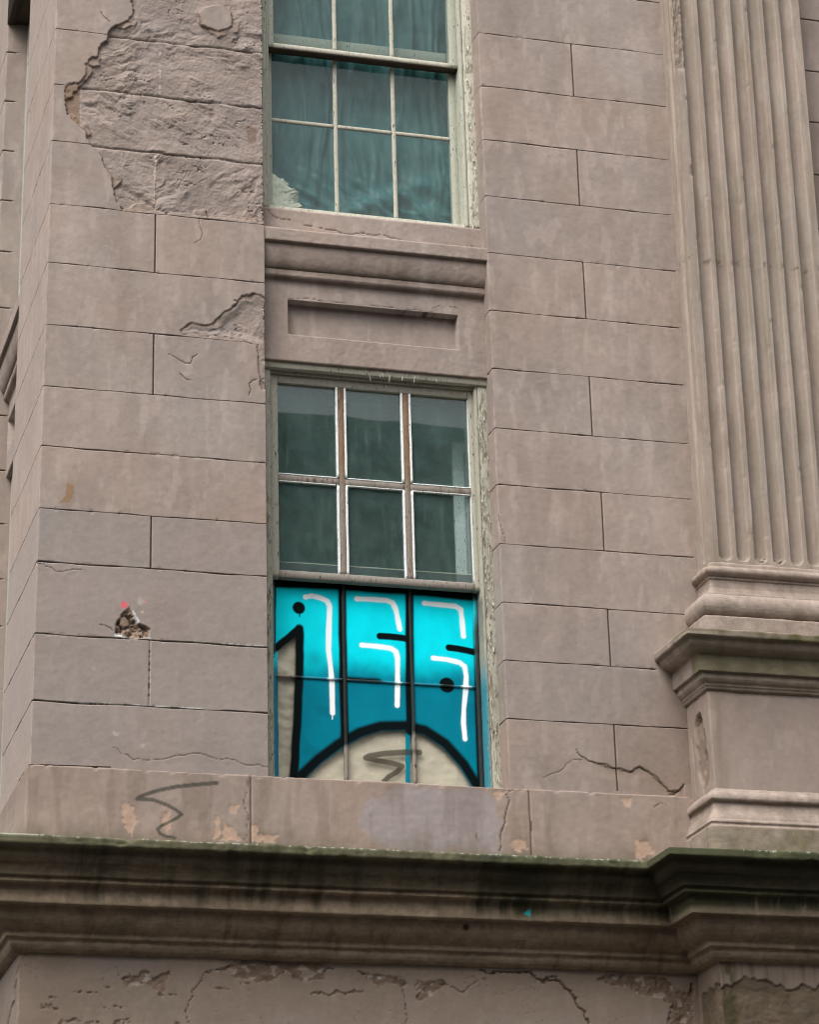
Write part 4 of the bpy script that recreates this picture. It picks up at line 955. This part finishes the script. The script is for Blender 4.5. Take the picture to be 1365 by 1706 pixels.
o, g = sash('sash', LW, (.053, 1.075, (.030, .030)), (5.03, 6.105), (.4115, .7365), (5.549,), .198, .042, .214, (.030, .075), M_SPRAY, (SAGE * .9, GREYW, GREYW), mw=.018, mh=.012, paint=spray_on, topc=.5)
g.build('glazing_bars', M_SPRAY, LW, spray_on)
pane('glass', LW, .078, 1.05, 5.04, 6.08, .214, M_GLASS_G, lambda Q, C: graffiti(Q, None), step=.0032)

# ---- windows of the side front, seen edge on
def side_xf(V):
    o = np.empty_like(V); o[:, 0] = -1.032 + V[:, 1]; o[:, 1] = YF - V[:, 0] * .846; o[:, 2] = V[:, 2]; return o
for z0, z1, lab in ((7.90, 9.80, 'upper window of the side front seen edge on'), (4.99, 7.09, 'lower window of the side front seen edge on')):
    w = wtop('window', (-.95, 1.42, z0), lab)
    f = MB(); c = L(158, 160, 150)
    f.bar(-.02, .05, .10, .26, z0, z1, c); f.bar(1.07, 1.14, .10, .26, z0, z1, c); f.bar(-.02, 1.14, .102, .26, z1 - .06, z1 + .05, c); f.bar(-.02, 1.14, .102, .26, z0 - .03, z0 + .03, c)
    f.build('frame', M_SASH, w, xf=side_xf)
    s_ = MB(); s_.bar(.05, .085, .135, .18, z0 + .03, z1 - .06, c); s_.bar(1.035, 1.07, .135, .18, z0 + .03, z1 - .06, c)
    zm = (z0 + z1) / 2
    for zz in (z0 + .05, zm, z1 - .08): s_.bar(.083, 1.037, .137, .18, zz - .02, zz + .02, c)
    for xx in (.40, .72): s_.bar(xx - .01, xx + .01, .140, .17, z0 + .06, z1 - .09, c)
    s_.build('sash', M_SASH, w, xf=side_xf)
    V = side_xf(np.array([(.08, .165, z0), (1.04, .165, z0), (1.04, .165, z1), (.08, .165, z1)])); link('glass', V, [(0, 1, 2, 3)], M_GLASS, w, None, np.zeros(4))
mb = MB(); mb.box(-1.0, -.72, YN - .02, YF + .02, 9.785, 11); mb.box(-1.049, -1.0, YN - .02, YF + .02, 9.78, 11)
mb.build('wall', M_STUCCO, BLD, lambda Q, C: (np.broadcast_to(L(74, 60, 48), C.shape), None))  # head of the side opening, soffit shade put into its dark colour
mb = MB(); mb.box(-.02, 1.15, .012, .34, 9.79, 11); mb.build('wall', M_STUCCO, BLD, lambda Q, C: (np.broadcast_to(STUC, C.shape), None))

# ---- dim rooms behind the panes
rm = MB(); dk = L(150, 212, 205)
for za, zb in ((4.7, 7.2), (7.55, 10.4)):
    x0, x1, y0, y1 = -.70, 2.4, .335, 1.25
    V = [(x0, y0, za), (x1, y0, za), (x1, y1, za), (x0, y1, za), (x0, y0, zb), (x1, y0, zb), (x1, y1, zb), (x0, y1, zb)]
    rm.add(V, [(0, 1, 2, 3), (7, 6, 5, 4), (1, 5, 6, 2), (2, 6, 7, 3), (3, 7, 4, 0)], dk)
rm.build('room', M_ROOM, BLD)
xa = W(757, 850, .40)[0]; zt_ = W(770, 736, .40)[1]; mb = MB(); mb.bar(xa, 1.40, .40, .425, 5.02, zt_, L(214, 218, 214), bev=.004); mb.bar(xa + .05, xa + .062, .396, .402, 5.1, zt_ - .06, L(160, 170, 168), bev=.002); mb.build('sky_reflection_board', M_SASH, LW)  # pale board added behind the panes to stand in for mirrored sky

# ------------------------------------------------------------------ things hung or lying behind the panes
def drape(name, x0, x1, z0, z1, y, colf, amp, mat, foldf, step=.008):
    nx, nz = int((x1 - x0) / step), int((z1 - z0) / step)
    X, Z = np.meshgrid(np.linspace(x0, x1, nx), np.linspace(z0, z1, nz), indexing='ij')
    D = foldf(X, Z); V = np.stack([X, y + D, Z], -1).reshape(-1, 3)
    return link(name, V, grid_faces(nx, nz), mat, None, colf(X, Z, D).reshape(-1, 3), None, True)
def fold_teal(X, Z):
    w = X + .05 * fbm(X * 3, Z * 1.2, 901, 3); low = ss(8.35, 8.0, Z)
    v = .030 * fbm(w * 8, Z * .8, 902, 3) + .006 * np.sin(w * 40 + 3 * fbm(X * 2, Z * 1.5, 903, 2)) * ss(-.3, .4, fbm(X * 3, Z, 908, 2))
    dg = (Z - 7.92) * 1.0 - (X - .35) * .55
    sw = .045 * np.exp(-(dg / .06) ** 2) * ss(.3, .5, X) + .028 * fbm((Z + X * .6) * 11, (X - Z) * 2.2, 904, 2)
    rd = (1 - np.abs(fbm(w * 6.5, Z * .75, 931, 3))) ** 3 * .022; p = X * .50 + Z * .87; q = X * .87 - Z * .50
    dr_ = (1 - np.abs(fbm(q * 2.0 + 3, p * 7.5, 932, 3))) ** 3 * .022
    v = v * .6 - rd * (1 - low * .7) - dr_ * low * ss(.1, .5, X)
    return v * (1 - low * .2) - sw * low + .0015 * fbm(X * 30, Z * 22, 905, 2)
dr = drape('curtain', -.1, 1.2, 7.80, 10.2, .325, lambda X, Z, D: mixc(np.array(L(46, 93, 95)) * (1 + .2 * fbm(X * 6, Z * 1.5, 906, 4))[..., None], ss(.2, .7, fbm(X * 16, Z * 2.2, 907, 4)) * .30, np.array(L(96, 130, 128))), 1, M_DRAPE, fold_teal)
tag(dr, 'teal sheeting hung in loose folds behind the panes of the upper window', 'curtain')
def fold_beige(X, Z):
    e = ss(.25, .08, X)
    return .004 * fbm(X * 5, Z * 5, 911, 4) + e * .010 * fbm(X * 9 + Z * 5, Z * 13, 912, 3) + .0015 * fbm(X * 30, Z * 30, 913, 2)
bs = drape('cloth', .03, 1.12, 4.98, 6.12, .232, lambda X, Z, D: np.array(L(203, 194, 175)) * (1 + .07 * fbm(X * 4, Z * 4, 914, 4))[..., None], 1, M_CLOTH, fold_beige)
tag(bs, 'beige cloth stretched behind the graffiti-covered lower panes', 'cloth')
# crumpled white bag in the corner of the upper window
def bag():
    n, m = 60, 44
    A, B = np.meshgrid(np.linspace(0, 2 * math.pi, n, endpoint=False), np.linspace(0, 1, m), indexing='ij')
    prof = np.interp(B, [0, .1, .3, .45, .55, .72, .88, 1], [.60, 1.0, 1.0, .86, .92, .78, .45, .02])
    k = fbm(np.cos(A) * 3 + B * 5, np.sin(A) * 3 + B * 2, 921, 4); cr = np.abs(fbm(np.cos(A) * 5 + B * 9, np.sin(A) * 5 - B * 6, 922, 3))
    R = prof * (.9 + .34 * k - .30 * cr)
    X = .115 + R * np.cos(A) * (.165 - .05 * B) - .03 * B; Y = .252 + R * np.sin(A) * .026; Zz = 7.925 + B * .235 + .02 * k
    i = np.arange(n)[:, None]; j = np.arange(m - 1)[None]
    F = np.stack([i * m + j, ((i + 1) % n) * m + j, ((i + 1) % n) * m + j + 1, i * m + j + 1], -1).reshape(-1, 4)
    return link('bag', np.stack([X, Y, Zz], -1).reshape(-1, 3), F, M_CLOTH, None, L(226, 216, 200), None, True)
tag(bag(), 'crumpled off-white bag lying in the bottom left corner of the upper window', 'bag')

# ------------------------------------------------------------------ street and the house opposite (it shows in the panes and shades the street)
g = MB(); g.box(-400, 400, -400, 400, -.6, -.14); tag(g.build('road', M_GROUND, None, lambda Q, C: (np.broadcast_to(L(56, 55, 54), C.shape), None), warp=False), kind='structure')
g = MB(); g.bar(-60, 60, -3.2, 0.2, -.14, 0, L(78, 75, 71), step=5, wob=0); tag(g.build('pavement', M_GROUND, None, warp=False), kind='structure')
OPP = empty('house', (-6, -18, 0)); tag(OPP, 'plain tall brown house across the street, mirrored in the window panes', 'building')
OC = L(120, 108, 98)
m = MB(); m.bar(-34, 6.55, -30, -18.0, -.14, 13.55, OC, bev=.02, step=3, wob=0); m.build('wall', M_STONE, OPP, warp=False)
m = MB(); m.bar(-34.3, 6.85, -30, -17.55, 14.05, 14.40, OC, bev=.05, step=3, wob=0); m.bar(-34.2, 6.7, -30, -17.8, 13.55, 14.05, OC * .9, bev=.05, step=3, wob=0); m.build('cornice', M_STONE, OPP, warp=False)
for i in range(9):
    for zf in (2.2, 5.8, 9.6):
        m = MB(); xw = 4.0 - i * 3.1; m.box(xw - .65, xw + .65, -18.02, -17.985, zf, zf + 2.1, L(38, 44, 46)); m.bar(xw - .75, xw + .75, -18.0, -17.9, zf - .15, zf, OC, bev=.02, step=1, wob=0); m.build('window', M_ROOM, OPP, warp=False)
